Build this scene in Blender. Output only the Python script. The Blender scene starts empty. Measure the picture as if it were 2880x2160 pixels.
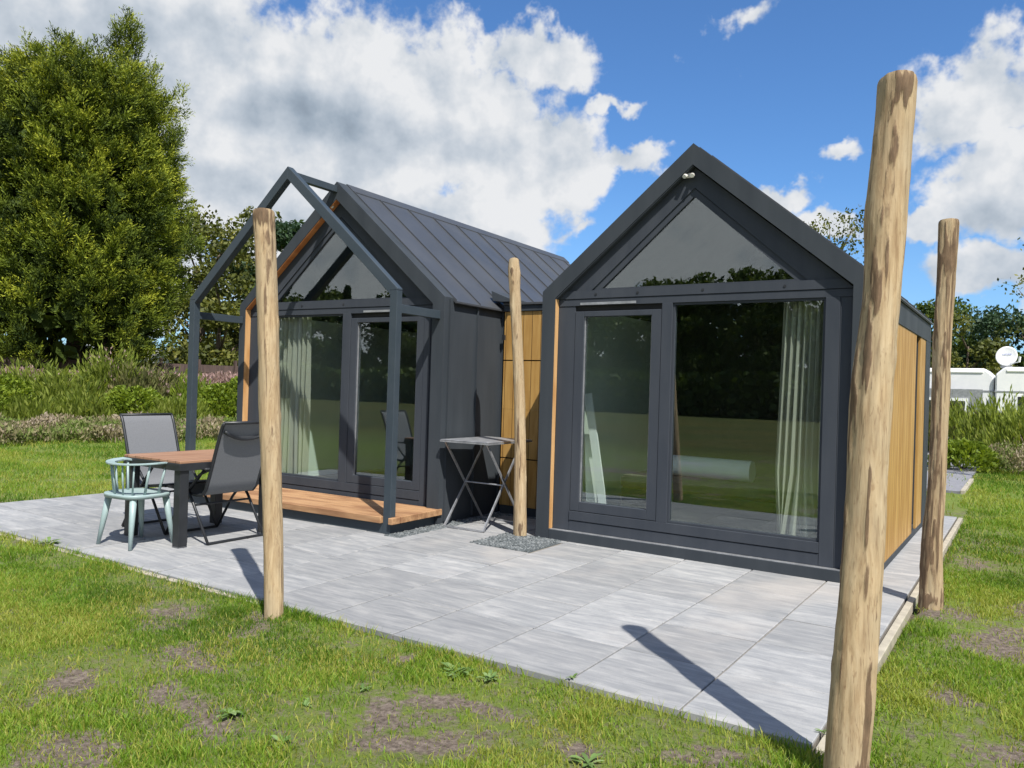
import bpy, bmesh, math, random
import numpy as np
from mathutils import Vector, Matrix
random.seed(7); RNG = np.random.default_rng(7)
C = bpy.context.scene.collection
SC = bpy.context.scene
PI = math.pi

# ------------------------------------------------------------------ camera
cam_d = bpy.data.cameras.new("camera"); cam = bpy.data.objects.new("camera", cam_d); C.objects.link(cam)
yaw, pitch, roll = 0.5822, 0.0040, 0.03077
fw = Vector((-math.sin(yaw)*math.cos(pitch), math.cos(yaw)*math.cos(pitch), math.sin(pitch)))
r0 = Vector((math.cos(yaw), math.sin(yaw), 0)); u0 = r0.cross(fw)
rr = r0*math.cos(roll)+u0*math.sin(roll); uu = -r0*math.sin(roll)+u0*math.cos(roll)
CAM = Vector((4.019, -6.605, 1.46))
M = Matrix((rr, uu, -fw)).transposed().to_4x4(); M.translation = CAM
cam.matrix_world = M
cam_d.sensor_width = 36; cam_d.lens = 27.66; cam_d.clip_start = .05; cam_d.clip_end = 2000
SC.camera = cam

# ------------------------------------------------------------------ light
SUN = Vector((.57, -.40, 1.0)).normalized()
sd = bpy.data.lights.new("sun", 'SUN'); sd.energy = 5.0; sd.angle = math.radians(.55); sd.color = (1, .955, .88)
so = bpy.data.objects.new("sun", sd); C.objects.link(so); so.rotation_euler = SUN.to_track_quat('Z', 'Y').to_euler()
SC.view_settings.view_transform = 'Standard'; SC.view_settings.look = 'None'
SC.view_settings.exposure = .50; SC.view_settings.gamma = 1
SC.cycles.max_bounces = 8; SC.cycles.transparent_max_bounces = 24

class NT:
    """small node tree helper"""
    def __init__(s, tree): s.t = tree; s.n = tree.nodes; s.l = tree.links
    def new(s, typ, **kw):
        n = s.n.new(typ)
        for k, v in kw.items(): setattr(n, k, v)
        return n
    def set(s, sock, v):
        if isinstance(v, bpy.types.NodeSocket): s.l.new(v, sock)
        else: sock.default_value = v
    def math(s, op, a, b=0.0, c=None, clamp=False):
        n = s.new('ShaderNodeMath', operation=op, use_clamp=clamp); s.set(n.inputs[0], a); s.set(n.inputs[1], b)
        if c is not None: s.set(n.inputs[2], c)
        return n.outputs[0]
    def vec(s, op, a, b=(0, 0, 0)):
        n = s.new('ShaderNodeVectorMath', operation=op); s.set(n.inputs[0], a)
        if op == 'SCALE': s.set(n.inputs[3], b)
        else: s.set(n.inputs[1], b)
        return n.outputs['Value'] if op in ('LENGTH', 'DISTANCE', 'DOT_PRODUCT') else n.outputs[0]
    def noise(s, v, scale=5, detail=4, rough=.55, dist=0.0, col=False):
        n = s.new('ShaderNodeTexNoise'); s.set(n.inputs['Vector'], v); n.inputs['Scale'].default_value = scale
        n.inputs['Detail'].default_value = detail; n.inputs['Roughness'].default_value = rough; n.inputs['Distortion'].default_value = dist
        return n.outputs['Color' if col else 'Fac']
    def ramp(s, f, stops, interp='LINEAR'):
        n = s.new('ShaderNodeValToRGB'); s.set(n.inputs[0], f); cr = n.color_ramp; cr.interpolation = interp
        while len(cr.elements) < len(stops): cr.elements.new(.5)
        for e, (p, c) in zip(cr.elements, stops):
            e.position = p; e.color = (*c, 1) if len(c) == 3 else c
        return n.outputs[0]
    def mapr(s, f, a, b, c=0.0, d=1.0, smooth=False):
        n = s.new('ShaderNodeMapRange'); n.clamp = True
        if smooth: n.interpolation_type = 'SMOOTHSTEP'
        s.set(n.inputs[0], f)
        for i, v in enumerate((a, b, c, d)): s.set(n.inputs[i+1], v)
        return n.outputs[0]
    def mix(s, f, a, b, mode='MIX'):
        n = s.new('ShaderNodeMix', data_type='RGBA', blend_type=mode); s.set(n.inputs[0], f)
        for i, v in ((6, a), (7, b)):
            if not isinstance(v, bpy.types.NodeSocket) and len(v) == 3: v = (*v, 1)
            s.set(n.inputs[i], v)
        return n.outputs[2]
    def comb(s, x, y, z):
        n = s.new('ShaderNodeCombineXYZ'); s.set(n.inputs[0], x); s.set(n.inputs[1], y); s.set(n.inputs[2], z); return n.outputs[0]
    def sep(s, v):
        n = s.new('ShaderNodeSeparateXYZ'); s.set(n.inputs[0], v); return n.outputs

# ------------------------------------------------------------------ sky: Nishita with cumulus
W = bpy.data.worlds.new("World"); SC.world = W; W.use_nodes = True
nt = NT(W.node_tree); nt.n.clear()
wout = nt.new('ShaderNodeOutputWorld'); bg = nt.new('ShaderNodeBackground'); nt.l.new(bg.outputs[0], wout.inputs[0])
sky = nt.new('ShaderNodeTexSky'); sky.sky_type = 'NISHITA'; sky.sun_disc = False
sky.sun_elevation = math.asin(SUN.z); sky.sun_rotation = math.atan2(SUN.x, SUN.y)
sky.air_density = 1.0; sky.dust_density = .35; sky.ozone_density = 2.2
D = nt.new('ShaderNodeTexCoord').outputs['Generated']
dx, dy, dz = nt.sep(D)
az = nt.math('MULTIPLY', nt.math('ARCTAN2', dx, dy), 180/PI)
el = nt.math('MULTIPLY', nt.math('ARCSINE', dz), 180/PI)
P0 = nt.comb(az, el, 0.0)
# domain warp in degrees
w1 = nt.vec('SCALE', nt.vec('SUBTRACT', nt.noise(P0, .16, 5, .6, col=True), (.5, .5, .5)), 8.5)
P = nt.vec('ADD', P0, w1)
P = nt.vec('MULTIPLY', P, (1, 1, 0))
# cumulus banks: (azimuth, elevation, half width, half height, weight)
BANKS = [(-62, 20, 15, 13, 1.25), (-51, 16, 12, 10, 1.35), (-44, 18, 10, 9, 1.3), (-38.5, 18.5, 8.5, 7, 1.2), (-32.5, 16.6, 7, 5.5, 1.05),
         (-46, 9, 12, 6, 1.2), (-35.5, 12.0, 7.5, 4.2, 1.1), (-29, 15.5, 4, 3, .9), (-33, 23.5, 7, 2.8, .9), (-64, 6, 12, 6, 1.1),
         (-25.4, 16.4, 3.2, 1.7, .85), (-17.6, 25, 3.4, 1.8, .62), (-10.9, 16.4, 2.4, 1.2, .72), (-14.6, 13.9, 2.6, 1.5, .8), (-12.2, 11.4, 3.6, 1.8, .95),
         (-25.8, 20.4, 2.8, 1.0, .60),
         (-3.0, 18.6, 5.2, 4.2, 1.15), (-1.4, 13.2, 5.6, 4.0, 1.1), (-7.0, 11.3, 3.2, 1.8, .9), (-2, 8.0, 6.4, 2.6, 1.05), (5, 15, 7, 8, 1.1), (-29, 11.6, 2.4, 1.3, .5), (-27, 8, 3, 1, .45)]
cov = None
for (a, e, ra, re, wt) in BANKS:
    d_ = nt.vec('LENGTH', nt.vec('MULTIPLY', nt.vec('SUBTRACT', P, (a, e, 0)), (1/ra, 1/re, 0)))
    v = nt.mapr(d_, 0, 1.15, wt, 0)
    cov = v if cov is None else nt.math('SMOOTH_MAX', cov, v, .22) if False else nt.math('MAXIMUM', cov, v)
# clouds of the other three quarters of the sky, seen in the windows
away = nt.mapr(nt.math('ABSOLUTE', nt.math('ADD', az, 34)), 42, 56)
Pc = nt.vec('MULTIPLY', D, (1, 1, 2.2))
genc = nt.mapr(nt.math('ADD', nt.noise(Pc, 2.1, 4, .5), nt.mapr(el, 6, 26, .16, -.04)), .42, .62, 0, 1.2)
cov = nt.math('MAXIMUM', cov, nt.math('MULTIPLY', genc, away))
def fbm(v):
    return nt.noise(v, .30, 8, .56)
f1 = fbm(P0)
dens = nt.math('ADD', cov, nt.math('MULTIPLY', nt.math('SUBTRACT', f1, .5), 1.25))
mask = nt.mapr(dens, .20, .50, 0, 1, True)
# self shadowing: compare with the density a little towards the sun (up)
f2 = nt.noise(nt.vec('ADD', P0, (1.1, 2.4, 0)), .30, 4, .55)
f1b = nt.noise(P0, .30, 4, .55)
lit = nt.math('SUBTRACT', f1b, f2)
big = nt.noise(nt.vec('MULTIPLY', P0, (.7, 1.3, 1)), .10, 3, .5)
P2 = nt.vec('ADD', P0, nt.vec('SCALE', nt.vec('SUBTRACT', nt.noise(P0, .12, 2, .5, col=True), (.5, .5, .5)), 6.0))
P2 = nt.vec('MULTIPLY', P2, (1, 1, 0))
# grey undersides of the two heavy banks
def ell(a, e, ra, re):
    return nt.mapr(nt.vec('LENGTH', nt.vec('MULTIPLY', nt.vec('SUBTRACT', P2, (a, e, 0)), (1/ra, 1/re, 0))), .0, 1.35, 1, 0, True)
und = nt.math('MAXIMUM', ell(-47, 17.4, 9, 2.6), nt.math('MAXIMUM', nt.math('MULTIPLY', ell(-63, 20, 11, 5), .62), nt.math('MULTIPLY', ell(-37, 16.6, 6.5, 1.8), .55)))
und = nt.math('MAXIMUM', und, nt.math('MAXIMUM', nt.math('MULTIPLY', ell(-1.5, 11.6, 5.5, 2.0), .75), nt.math('MAXIMUM', nt.math('MULTIPLY', ell(-44, 11.5, 12, 2.2), .62), nt.math('MULTIPLY', ell(-3, 7.5, 6, 1.2), .5))))
sh = nt.math('ADD', nt.math('MULTIPLY', lit, .85), nt.math('ADD', .86, nt.math('MULTIPLY', nt.math('SUBTRACT', big, .5), .6)))
sh = nt.math('SUBTRACT', sh, nt.math('MULTIPLY', und, .46))
sh = nt.math('ADD', sh, nt.math('MULTIPLY', away, .15))
ccol = nt.ramp(sh, [(0, (.14, .175, .225)), (.35, (.255, .305, .365)), (.66, (.40, .44, .49)), (.95, (.585, .595, .61))])
skyc = nt.mix(1.0, sky.outputs[0], (.056, .085, .115), 'MULTIPLY')
skyc = nt.mix(nt.mapr(el, 0, 14, .30, .0), skyc, (.24, .38, .60))
final = nt.mix(mask, skyc, ccol)
nt.l.new(final, bg.inputs[0]); bg.inputs[1].default_value = 1.0

# ------------------------------------------------------------------ materials
def pmat(name, base=(.5, .5, .5), rough=.5, metal=0.0, spec=.35):
    m = bpy.data.materials.new(name); m.use_nodes = True; t = NT(m.node_tree)
    b = t.n['Principled BSDF']; b.inputs['Base Color'].default_value = (*base, 1); b.inputs['Roughness'].default_value = rough
    b.inputs['Metallic'].default_value = metal; b.inputs['Specular IOR Level'].default_value = spec
    return m, t, b
def bump(t, b, h, strength=.3, dist=.01):
    n = t.new('ShaderNodeBump'); n.inputs['Strength'].default_value = strength; n.inputs['Distance'].default_value = dist
    t.set(n.inputs['Height'], h); t.l.new(n.outputs[0], b.inputs['Normal'])
def noisy(name, c1, c2, scale=6, rough=(.4, .55), stretch=(1, 1, 1), detail=5, bumpv=0, lo=.35, hi=.65, metal=0, spec=.5, bd=.004):
    m, t, b = pmat(name, c1, metal=metal, spec=spec)
    o = t.new('ShaderNodeTexCoord').outputs['Object']; v = t.vec('MULTIPLY', o, stretch)
    f = t.noise(v, scale, detail, .6)
    t.l.new(t.mix(t.mapr(f, lo, hi), c1, c2), b.inputs['Base Color'])
    t.l.new(t.mapr(t.noise(v, scale*.4, 3), .3, .7, *rough), b.inputs['Roughness'])
    if bumpv: bump(t, b, f, bumpv, bd)
    return m
MT = {}
MT['steel'] = noisy('anthracite_sheet', (.038, .045, .053), (.053, .061, .070), 1.3, (.5, .7), (3, 3, .5), spec=.08, lo=.3, hi=.7)
MT['frame'] = noisy('anthracite_frame', (.043, .050, .062), (.056, .063, .075), 2, (.45, .65), (3, 3, .6), spec=.08, lo=.3, hi=.7)
MT['roof'] = noisy('anthracite_roof', (.045, .049, .055), (.064, .068, .074), 1.6, (.38, .58), lo=.3, hi=.7)
MT['pergola'] = noisy('powder_coat_blue_grey', (.038, .052, .065), (.046, .060, .073), 5, (.4, .5), spec=.25)
MT['black'] = noisy('black_metal', (.014, .016, .019), (.022, .024, .028), 8, (.35, .5))
MT['rubber'] = noisy('dark_gap', (.008, .008, .009), (.014, .014, .015), 8, (.7, .9))
MT['white'] = noisy('white_enamel', (.74, .75, .76), (.80, .80, .80), 4, (.3, .45))
MT['galv'] = noisy('galvanised_metal', (.30, .31, .33), (.46, .47, .49), 14, (.35, .5), metal=.6)
MT['sage'] = noisy('sage_plastic', (.27, .36, .36), (.31, .40, .40), 6, (.4, .5))
MT['white_roof'] = noisy('white_roof', (.78, .78, .78), (.84, .84, .84), 3, (.35, .5))
MT['cream'] = noisy('cream_lamp', (.62, .60, .54), (.70, .68, .62), 9, (.3, .4))
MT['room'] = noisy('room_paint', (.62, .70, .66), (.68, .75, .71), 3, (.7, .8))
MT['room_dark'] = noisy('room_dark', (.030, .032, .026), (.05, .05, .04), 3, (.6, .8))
MT['room_floor'] = noisy('room_floor', (.06, .045, .03), (.11, .08, .05), 5, (.4, .6), (1, 8, 1))
MT['bedcover'] = noisy('dark_bedcover', (.07, .06, .05), (.11, .10, .085), 6, (.8, .9))
MT['mattress'] = noisy('white_mattress', (.80, .83, .85), (.85, .87, .88), 8, (.8, .9))
MT['concrete'] = noisy('pale_concrete', (.30, .27, .21), (.42, .38, .30), 9, (.8, .9), bumpv=.3)
MT['dirtfence'] = noisy('brown_boards', (.05, .032, .028), (.10, .065, .055), 3, (.7, .9), (6, 6, .6))
MT['soilmat'] = noisy('dark_soil', (.10, .075, .055), (.22, .17, .14), 22, (.9, 1), bumpv=.8, bd=.02)

def wood(name, cA, cB, cC, along='z', board=0.0, cross='x', rough=(.5, .65), scale=3.0):
    """grain along one axis; board>0 draws joints every `board` metres across it"""
    m, t, b = pmat(name, cA); o = t.new('ShaderNodeTexCoord').outputs['Object']
    st = {'x': (1, 14, 14), 'y': (14, 1, 14), 'z': (14, 14, 1)}[along]
    g = t.noise(t.vec('MULTIPLY', o, st), scale, 6, .62, .4)
    g2 = t.noise(t.vec('MULTIPLY', o, tuple(x*.25 if x > 1 else .6 for x in st)), scale, 3, .5)
    col = t.mix(t.mapr(g, .3, .7), cA, cB)
    col = t.mix(t.mapr(g2, .42, .62), col, cC)
    if board:
        s_ = t.sep(o)['xyz'.index(cross)]
        q = t.math('DIVIDE', s_, board); fr = t.math('FRACT', q); fl = t.math('FLOOR', q)
        n = t.new('ShaderNodeTexWhiteNoise', noise_dimensions='1D'); t.set(n.inputs['W'], fl)
        col = t.mix(t.mapr(n.outputs[0], 0, 1, 0, .55), col, cC)
        j = t.math('LESS_THAN', t.math('ABSOLUTE', t.math('SUBTRACT', fr, .5)), .47)
        col = t.mix(j, tuple(x*.22 for x in cC), col)
        bump(t, b, j, .6, .004)
    else: bump(t, b, g, .25, .003)
    t.l.new(col, b.inputs['Base Color']); t.l.new(t.mapr(g2, .3, .7, *rough), b.inputs['Roughness'])
    return m
MT['cladding'] = wood('vertical_wood_cladding', (.43, .25, .075), (.53, .33, .11), (.35, .19, .05), 'z', .118, 'x')
MT['cladding_y'] = wood('vertical_wood_cladding_side', (.43, .25, .075), (.53, .33, .11), (.35, .19, .05), 'z', .118, 'y')
MT['lining'] = wood('wood_lining', (.52, .30, .13), (.60, .37, .17), (.45, .24, .09), 'z')
MT['soffit'] = wood('soffit_boards', (.42, .17, .06), (.50, .22, .08), (.36, .13, .04), 'y')
MT['deck'] = wood('deck_boards', (.33, .18, .085), (.46, .28, .15), (.25, .13, .065), 'x')
MT['tabletop'] = wood('table_wood', (.30, .165, .10), (.38, .22, .135), (.26, .14, .085), 'y', .12, 'x')

def fabric(name, c):
    m, t, b = pmat(name, c, .75); o = t.new('ShaderNodeTexCoord').outputs['Object']
    w = t.noise(o, 320, 2, .5); t.l.new(t.mix(t.mapr(w, .35, .65), tuple(x*.8 for x in c), tuple(x*1.2 for x in c)), b.inputs['Base Color'])
    return m
MT['mesh_fabric'] = fabric('grey_textile', (.155, .162, .175))
def curtain_mat():
    m, t, b = pmat('sheer_curtain', (.60, .59, .51), .85)
    out = t.n['Material Output']; tl = t.new('ShaderNodeBsdfTranslucent'); tl.inputs[0].default_value = (.60, .59, .51, 1)
    mx = t.new('ShaderNodeMixShader'); mx.inputs[0].default_value = .4; t.l.new(b.outputs[0], mx.inputs[1]); t.l.new(tl.outputs[0], mx.inputs[2]); t.l.new(mx.outputs[0], out.inputs[0])
    return m
MT['curtain'] = curtain_mat()
def glass_mat(name='window_glass', tint=(.93, .97, .95), r0=.112):
    m = bpy.data.materials.new(name); m.use_nodes = True; t = NT(m.node_tree); t.n.clear()
    out = t.new('ShaderNodeOutputMaterial'); lw = t.new('ShaderNodeLayerWeight'); lw.inputs[0].default_value = .5; fr = t.math('ADD', r0, t.math('MULTIPLY', t.math('POWER', lw.outputs['Facing'], 5.0), 1-r0))
    gl = t.new('ShaderNodeBsdfGlossy'); gl.inputs['Roughness'].default_value = .0; gl.inputs[0].default_value = (.92, .97, 1, 1)
    o = t.new('ShaderNodeTexCoord').outputs['Object']
    tr = t.new('ShaderNodeBsdfTransparent'); tr.inputs[0].default_value = (*tint, 1)
    mx = t.new('ShaderNodeMixShader'); t.l.new(fr, mx.inputs[0]); t.l.new(tr.outputs[0], mx.inputs[1]); t.l.new(gl.outputs[0], mx.inputs[2]); t.l.new(mx.outputs[0], out.inputs[0])
    return m
MT['glass'] = glass_mat()

def leaf_mat(name, ca, cb, cc=None, rough=.55, trans=.35):
    """colour varies leaf by leaf with the vertex attribute v"""
    m, t, b = pmat(name, ca, rough, spec=.3)
    at = t.new('ShaderNodeAttribute'); at.attribute_name = 'v'
    stops = [(0, ca), (1, cb)] if cc is None else [(0, ca), (.55, cb), (1, cc)]
    col = t.ramp(at.outputs['Fac'], stops)
    t.l.new(col, b.inputs['Base Color'])
    out = t.n['Material Output']; tl = t.new('ShaderNodeBsdfTranslucent'); t.l.new(t.mix(1, col, (1.25, 1.2, .6), 'MULTIPLY'), tl.inputs[0])
    mx = t.new('ShaderNodeMixShader'); mx.inputs[0].default_value = trans; t.l.new(b.outputs[0], mx.inputs[1]); t.l.new(tl.outputs[0], mx.inputs[2]); t.l.new(mx.outputs[0], out.inputs[0])
    return m
MT['bark'] = noisy('bark', (.09, .065, .045), (.17, .13, .10), 6, (.8, .95), (4, 4, .6), bumpv=.8, bd=.03)

# ------------------------------------------------------------------ mesh helpers
class MB:
    def __init__(s): s.v = []; s.f = []
    def add(s, vs, fs):
        n = len(s.v); s.v += [tuple(v) for v in vs]; s.f += [tuple(i+n for i in f) for f in fs]; return s
    def box(s, x0, x1, y0, y1, z0, z1):
        return s.add([(x0, y0, z0), (x1, y0, z0), (x1, y1, z0), (x0, y1, z0), (x0, y0, z1), (x1, y0, z1), (x1, y1, z1), (x0, y1, z1)],
                     [(0, 3, 2, 1), (4, 5, 6, 7), (0, 1, 5, 4), (1, 2, 6, 5), (2, 3, 7, 6), (3, 0, 4, 7)])
    def prism(s, poly, y0, y1):
        """polygon in x,z (counter-clockwise seen from the front) pushed from y0 to y1"""
        n = len(poly)
        return s.add([(x, y0, z) for x, z in poly]+[(x, y1, z) for x, z in poly],
                     [tuple(range(n)), tuple(range(2*n-1, n-1, -1))]+[(i, i+n, (i+1) % n+n, (i+1) % n) for i in range(n)])
    def bar(s, a, b, w, h, up=(0, 0, 1)):
        a, b = Vector(a), Vector(b); d = (b-a).normalized(); up = Vector(up)
        if abs(d.dot(up)) > .98: up = Vector((0, 1, 0))
        x = d.cross(up).normalized(); y = x.cross(d).normalized()
        vs = [p+x*sx*w/2+y*sy*h/2 for p in (a, b) for sx, sy in ((-1, -1), (1, -1), (1, 1), (-1, 1))]
        return s.add(vs, [(0, 3, 2, 1), (4, 5, 6, 7), (0, 1, 5, 4), (1, 2, 6, 5), (2, 3, 7, 6), (3, 0, 4, 7)])
    def tube(s, pts, rad, n=10, cap=True):
        pts = [Vector(p) for p in pts]; rads = rad if isinstance(rad, (list, tuple)) else [rad]*len(pts)
        base = len(s.v); ref = None
        for i, p in enumerate(pts):
            d = (pts[min(i+1, len(pts)-1)]-pts[max(i-1, 0)]).normalized()
            if ref is None: ref = d.orthogonal().normalized()
            ref = (ref-d*ref.dot(d)).normalized(); y = d.cross(ref)
            for k in range(n):
                a = 2*PI*k/n; s.v.append(tuple(p+(ref*math.cos(a)+y*math.sin(a))*rads[i]))
        for i in range(len(pts)-1):
            for k in range(n): s.f.append((base+i*n+k, base+i*n+(k+1) % n, base+(i+1)*n+(k+1) % n, base+(i+1)*n+k))
        if cap: s.f.append(tuple(base+k for k in range(n))[::-1]); s.f.append(tuple(base+(len(pts)-1)*n+k for k in range(n)))
        return s
    def build(s, name, mat, parent=None, bevel=0, smooth=False):
        me = bpy.data.meshes.new(name); me.from_pydata(s.v, [], s.f); me.validate(); me.update()
        bm = bmesh.new(); bm.from_mesh(me); bmesh.ops.recalc_face_normals(bm, faces=bm.faces)
        if bevel:
            bmesh.ops.bevel(bm, geom=list(bm.edges), offset=bevel, segments=1, affect='EDGES', clamp_overlap=True)
        bm.to_mesh(me); bm.free()
        me.materials.append(MT[mat] if isinstance(mat, str) else mat)
        if smooth: me.polygons.foreach_set('use_smooth', [True]*len(me.polygons))
        o = bpy.data.objects.new(name, me); C.objects.link(o)
        if parent is not None: o.parent = parent
        return o
def tag(o, label=None, cat=None, group=None, kind=None):
    if label: o['label'] = label
    if cat: o['category'] = cat
    if group: o['group'] = group
    if kind: o['kind'] = kind
    return o
def thing(name, label, cat, loc=(0, 0, 0), rz=0, group=None):
    o = bpy.data.objects.new(name, None); C.objects.link(o); o.location = loc; o.rotation_euler = (0, 0, rz); o.empty_display_size = .2
    return tag(o, label, cat, group)
def copy_tree(o, parent=None):
    c = o.copy(); C.objects.link(c)
    if parent is not None: c.parent = parent
    for ch in [x for x in C.objects if x.parent == o]: copy_tree(ch, c)
    return c
def np_mesh(name, verts, faces_flat, nper, mat, parent=None, attr=None, smooth=False):
    """verts (N,3), faces_flat index array with nper corners a face, attr per-vertex float v"""
    me = bpy.data.meshes.new(name); nf = len(faces_flat)//nper
    me.vertices.add(len(verts)); me.vertices.foreach_set('co', np.ascontiguousarray(verts, dtype=np.float32).ravel())
    me.loops.add(len(faces_flat)); me.loops.foreach_set('vertex_index', faces_flat.astype(np.int32))
    me.polygons.add(nf); me.polygons.foreach_set('loop_start', np.arange(nf, dtype=np.int32)*nper)
    try: me.polygons.foreach_set('loop_total', np.full(nf, nper, dtype=np.int32))
    except Exception: pass
    me.update(calc_edges=True)
    if attr is not None:
        for k, a in (attr.items() if isinstance(attr, dict) else {'v': attr}.items()):
            at = me.attributes.new(k, 'FLOAT', 'POINT'); at.data.foreach_set('value', np.ascontiguousarray(a, dtype=np.float32))
    me.materials.append(MT[mat] if isinstance(mat, str) else mat)
    me.polygons.foreach_set('use_smooth', [bool(smooth)]*nf)
    o = bpy.data.objects.new(name, me); C.objects.link(o)
    if parent is not None: o.parent = parent
    return o

# value noise in numpy
def _h(ix, iy, iz, seed):
    n = (ix*374761393+iy*668265263+iz*2147483647+seed*144665) & 0xffffffff
    n = ((n ^ (n >> 13))*1274126177) & 0xffffffff
    return ((n ^ (n >> 16)) & 0xffff)/65535.0
def vnoise(x, y, z=0.0, seed=1):
    x, y, z = np.broadcast_arrays(np.asarray(x, float), np.asarray(y, float), np.asarray(z, float))
    ix, iy, iz = (np.floor(a).astype(np.int64) for a in (x, y, z)); fx, fy, fz = x-ix, y-iy, z-iz
    s = lambda t: t*t*(3-2*t); fx, fy, fz = s(fx), s(fy), s(fz); r = 0
    for a in (0, 1):
        for b in (0, 1):
            for c in (0, 1):
                r = r+_h(ix+a, iy+b, iz+c, seed)*(fx if a else 1-fx)*(fy if b else 1-fy)*(fz if c else 1-fz)
    return r
def fbm_np(x, y, z=0.0, seed=1, octv=4):
    r = 0; a = .5; t = 0
    for k in range(octv):
        r = r+a*vnoise(np.asarray(x)*2**k, np.asarray(y)*2**k, np.asarray(z)*2**k, seed+k*17); t += a; a *= .5
    return r/t
def unit(v): return v/np.maximum(np.linalg.norm(v, axis=-1, keepdims=True), 1e-9)

# ------------------------------------------------------------------ ground
PX0, PX1, PY0 = -5.50, 3.30, -3.13          # terrace: left, right and front edges
BARE = [(.30, -4.0, .34, .20), (.2, -4.65, .3, .16), (.7, -4.45, .25, .12), (1.0, -4.4, .3, .15), (1.22, -3.42, .14, .12), (1.66, -3.91, .3, .16), (1.9, -3.66, .26, .13),
        (1.85, -4.12, .4, .16), (2.15, -4.05, .25, .14), (2.35, -3.72, .22, .12), (3.95, -.77, .35, .5), (4.3, .2, .4, .6), (3.65, -2.0, .22, .2), (.85, -4.95, .3, .2),
        (.12, -3.42, .33, .13), (3.50, -3.25, .20, .17), (3.52, -.28, .24, .22), (4.6, -1.6, .3, .3), (1.25, -3.35, .1, .25), (3.0, -3.5, .3, .12)]
def bare_mask(x, y):
    m = np.zeros_like(np.asarray(x, float))
    wx = x+.7*(fbm_np(x*3.5, y*3.5, 0, 5)-.5); wy = y+.5*(fbm_np(x*3.5, y*3.5, 0, 9)-.5)
    for a, b, ra, rb in BARE:
        m = np.maximum(m, 1.0-1.0*np.sqrt(((wx-a)/ra)**2+((wy-b)/rb)**2)**1.3)
    n = fbm_np(x*1.1, y*1.1, 0, 21, 5)
    m = np.maximum(m, (n-.60)*4.0)
    return np.clip(m, 0, 1)
def graded(lo, hi, a, b, step):
    core = list(np.arange(a, b+1e-6, step)); out = []; s = step; x = a
    while x > lo: s *= 1.16; x -= s; out.append(max(x, lo))
    out = out[::-1]; s = step; x = core[-1]; up = []
    while x < hi: s *= 1.16; x += s; up.append(min(x, hi))
    return np.array(out+core+up)
gx = graded(-600, 600, -3.5, 6.0, .055); gy = graded(-600, 600, -6.4, 1.5, .055)
X, Y = np.meshgrid(gx, gy); xf, yf = X.ravel(), Y.ravel()
def ground_z(x, y):
    z = -.028+.03*(fbm_np(x*2.2, y*2.2, 0, 3)-.5)+.05*(fbm_np(x*.4, y*.4, 0, 33)-.5)
    z = z-.010*bare_mask(x, y)
    inside = (x > PX0-.05) & (x < PX1+.10) & (y > PY0-.02) & (y < 4.85)
    d = np.maximum.reduce([PX0-.05-x, x-PX1-.10, PY0-.02-y, y-4.85])
    k = np.clip(d/.4, 0, 1); z = z*k+(-.020)*(1-k)
    z = np.where(inside, -.09, z)
    far = np.clip((np.hypot(x, y)-25)/60, 0, 1)
    return z*(1-far)
gz = ground_z(xf, yf)
ny, nx = X.shape; idx = np.arange(nx*ny).reshape(ny, nx)
gf = np.stack([idx[:-1, :-1], idx[:-1, 1:], idx[1:, 1:], idx[1:, :-1]], -1).reshape(-1)
m, t, b = pmat('lawn_soil', (.1, .1, .05), .95, spec=.2)
o_ = t.new('ShaderNodeTexCoord').outputs['Object']
at = t.new('ShaderNodeAttribute'); at.attribute_name = 'v'
soil = t.ramp(t.noise(o_, 34, 8, .72), [(.3, (.055, .043, .033)), (.5, (.17, .135, .108)), (.72, (.32, .265, .22))])
gcol = t.ramp(t.noise(o_, 7, 8, .7), [(.3, (.085, .12, .026)), (.5, (.13, .175, .034)), (.72, (.20, .19, .08))])
gcol = t.mix(t.mapr(t.noise(o_, .35, 4, .55), .35, .65, 0, .6), gcol, (.15, .21, .03))
gcol = t.mix(t.mapr(t.sep(o_)[1], -8, -14, 0, .75), gcol, t.mix(t.mapr(t.noise(o_, .22, 5, .6), .4, .6), (.040, .045, .014), (.080, .060, .020)))
fine = t.noise(o_, 90, 3, .6)
k = t.mapr(t.math('ADD', at.outputs['Fac'], t.math('MULTIPLY', t.math('SUBTRACT', t.noise(o_, 13, 8, .75), .5), 3.2)), .2, .8)
t.l.new(t.mix(k, gcol, soil), b.inputs['Base Color'])
bump(t, b, t.noise(o_, 40, 8, .7), .9, .03); MT['ground'] = m
near = np.clip(1-(np.hypot(xf-1, yf+3)-6)/5, 0, 1)
ground = np_mesh('ground', np.stack([xf, yf, gz], 1), gf, 4, 'ground', attr=np.clip(bare_mask(xf, yf)*near+.25*near, 0, 1), smooth=True)
tag(ground, 'sparse lawn soil around the terrace', kind='structure')

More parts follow.
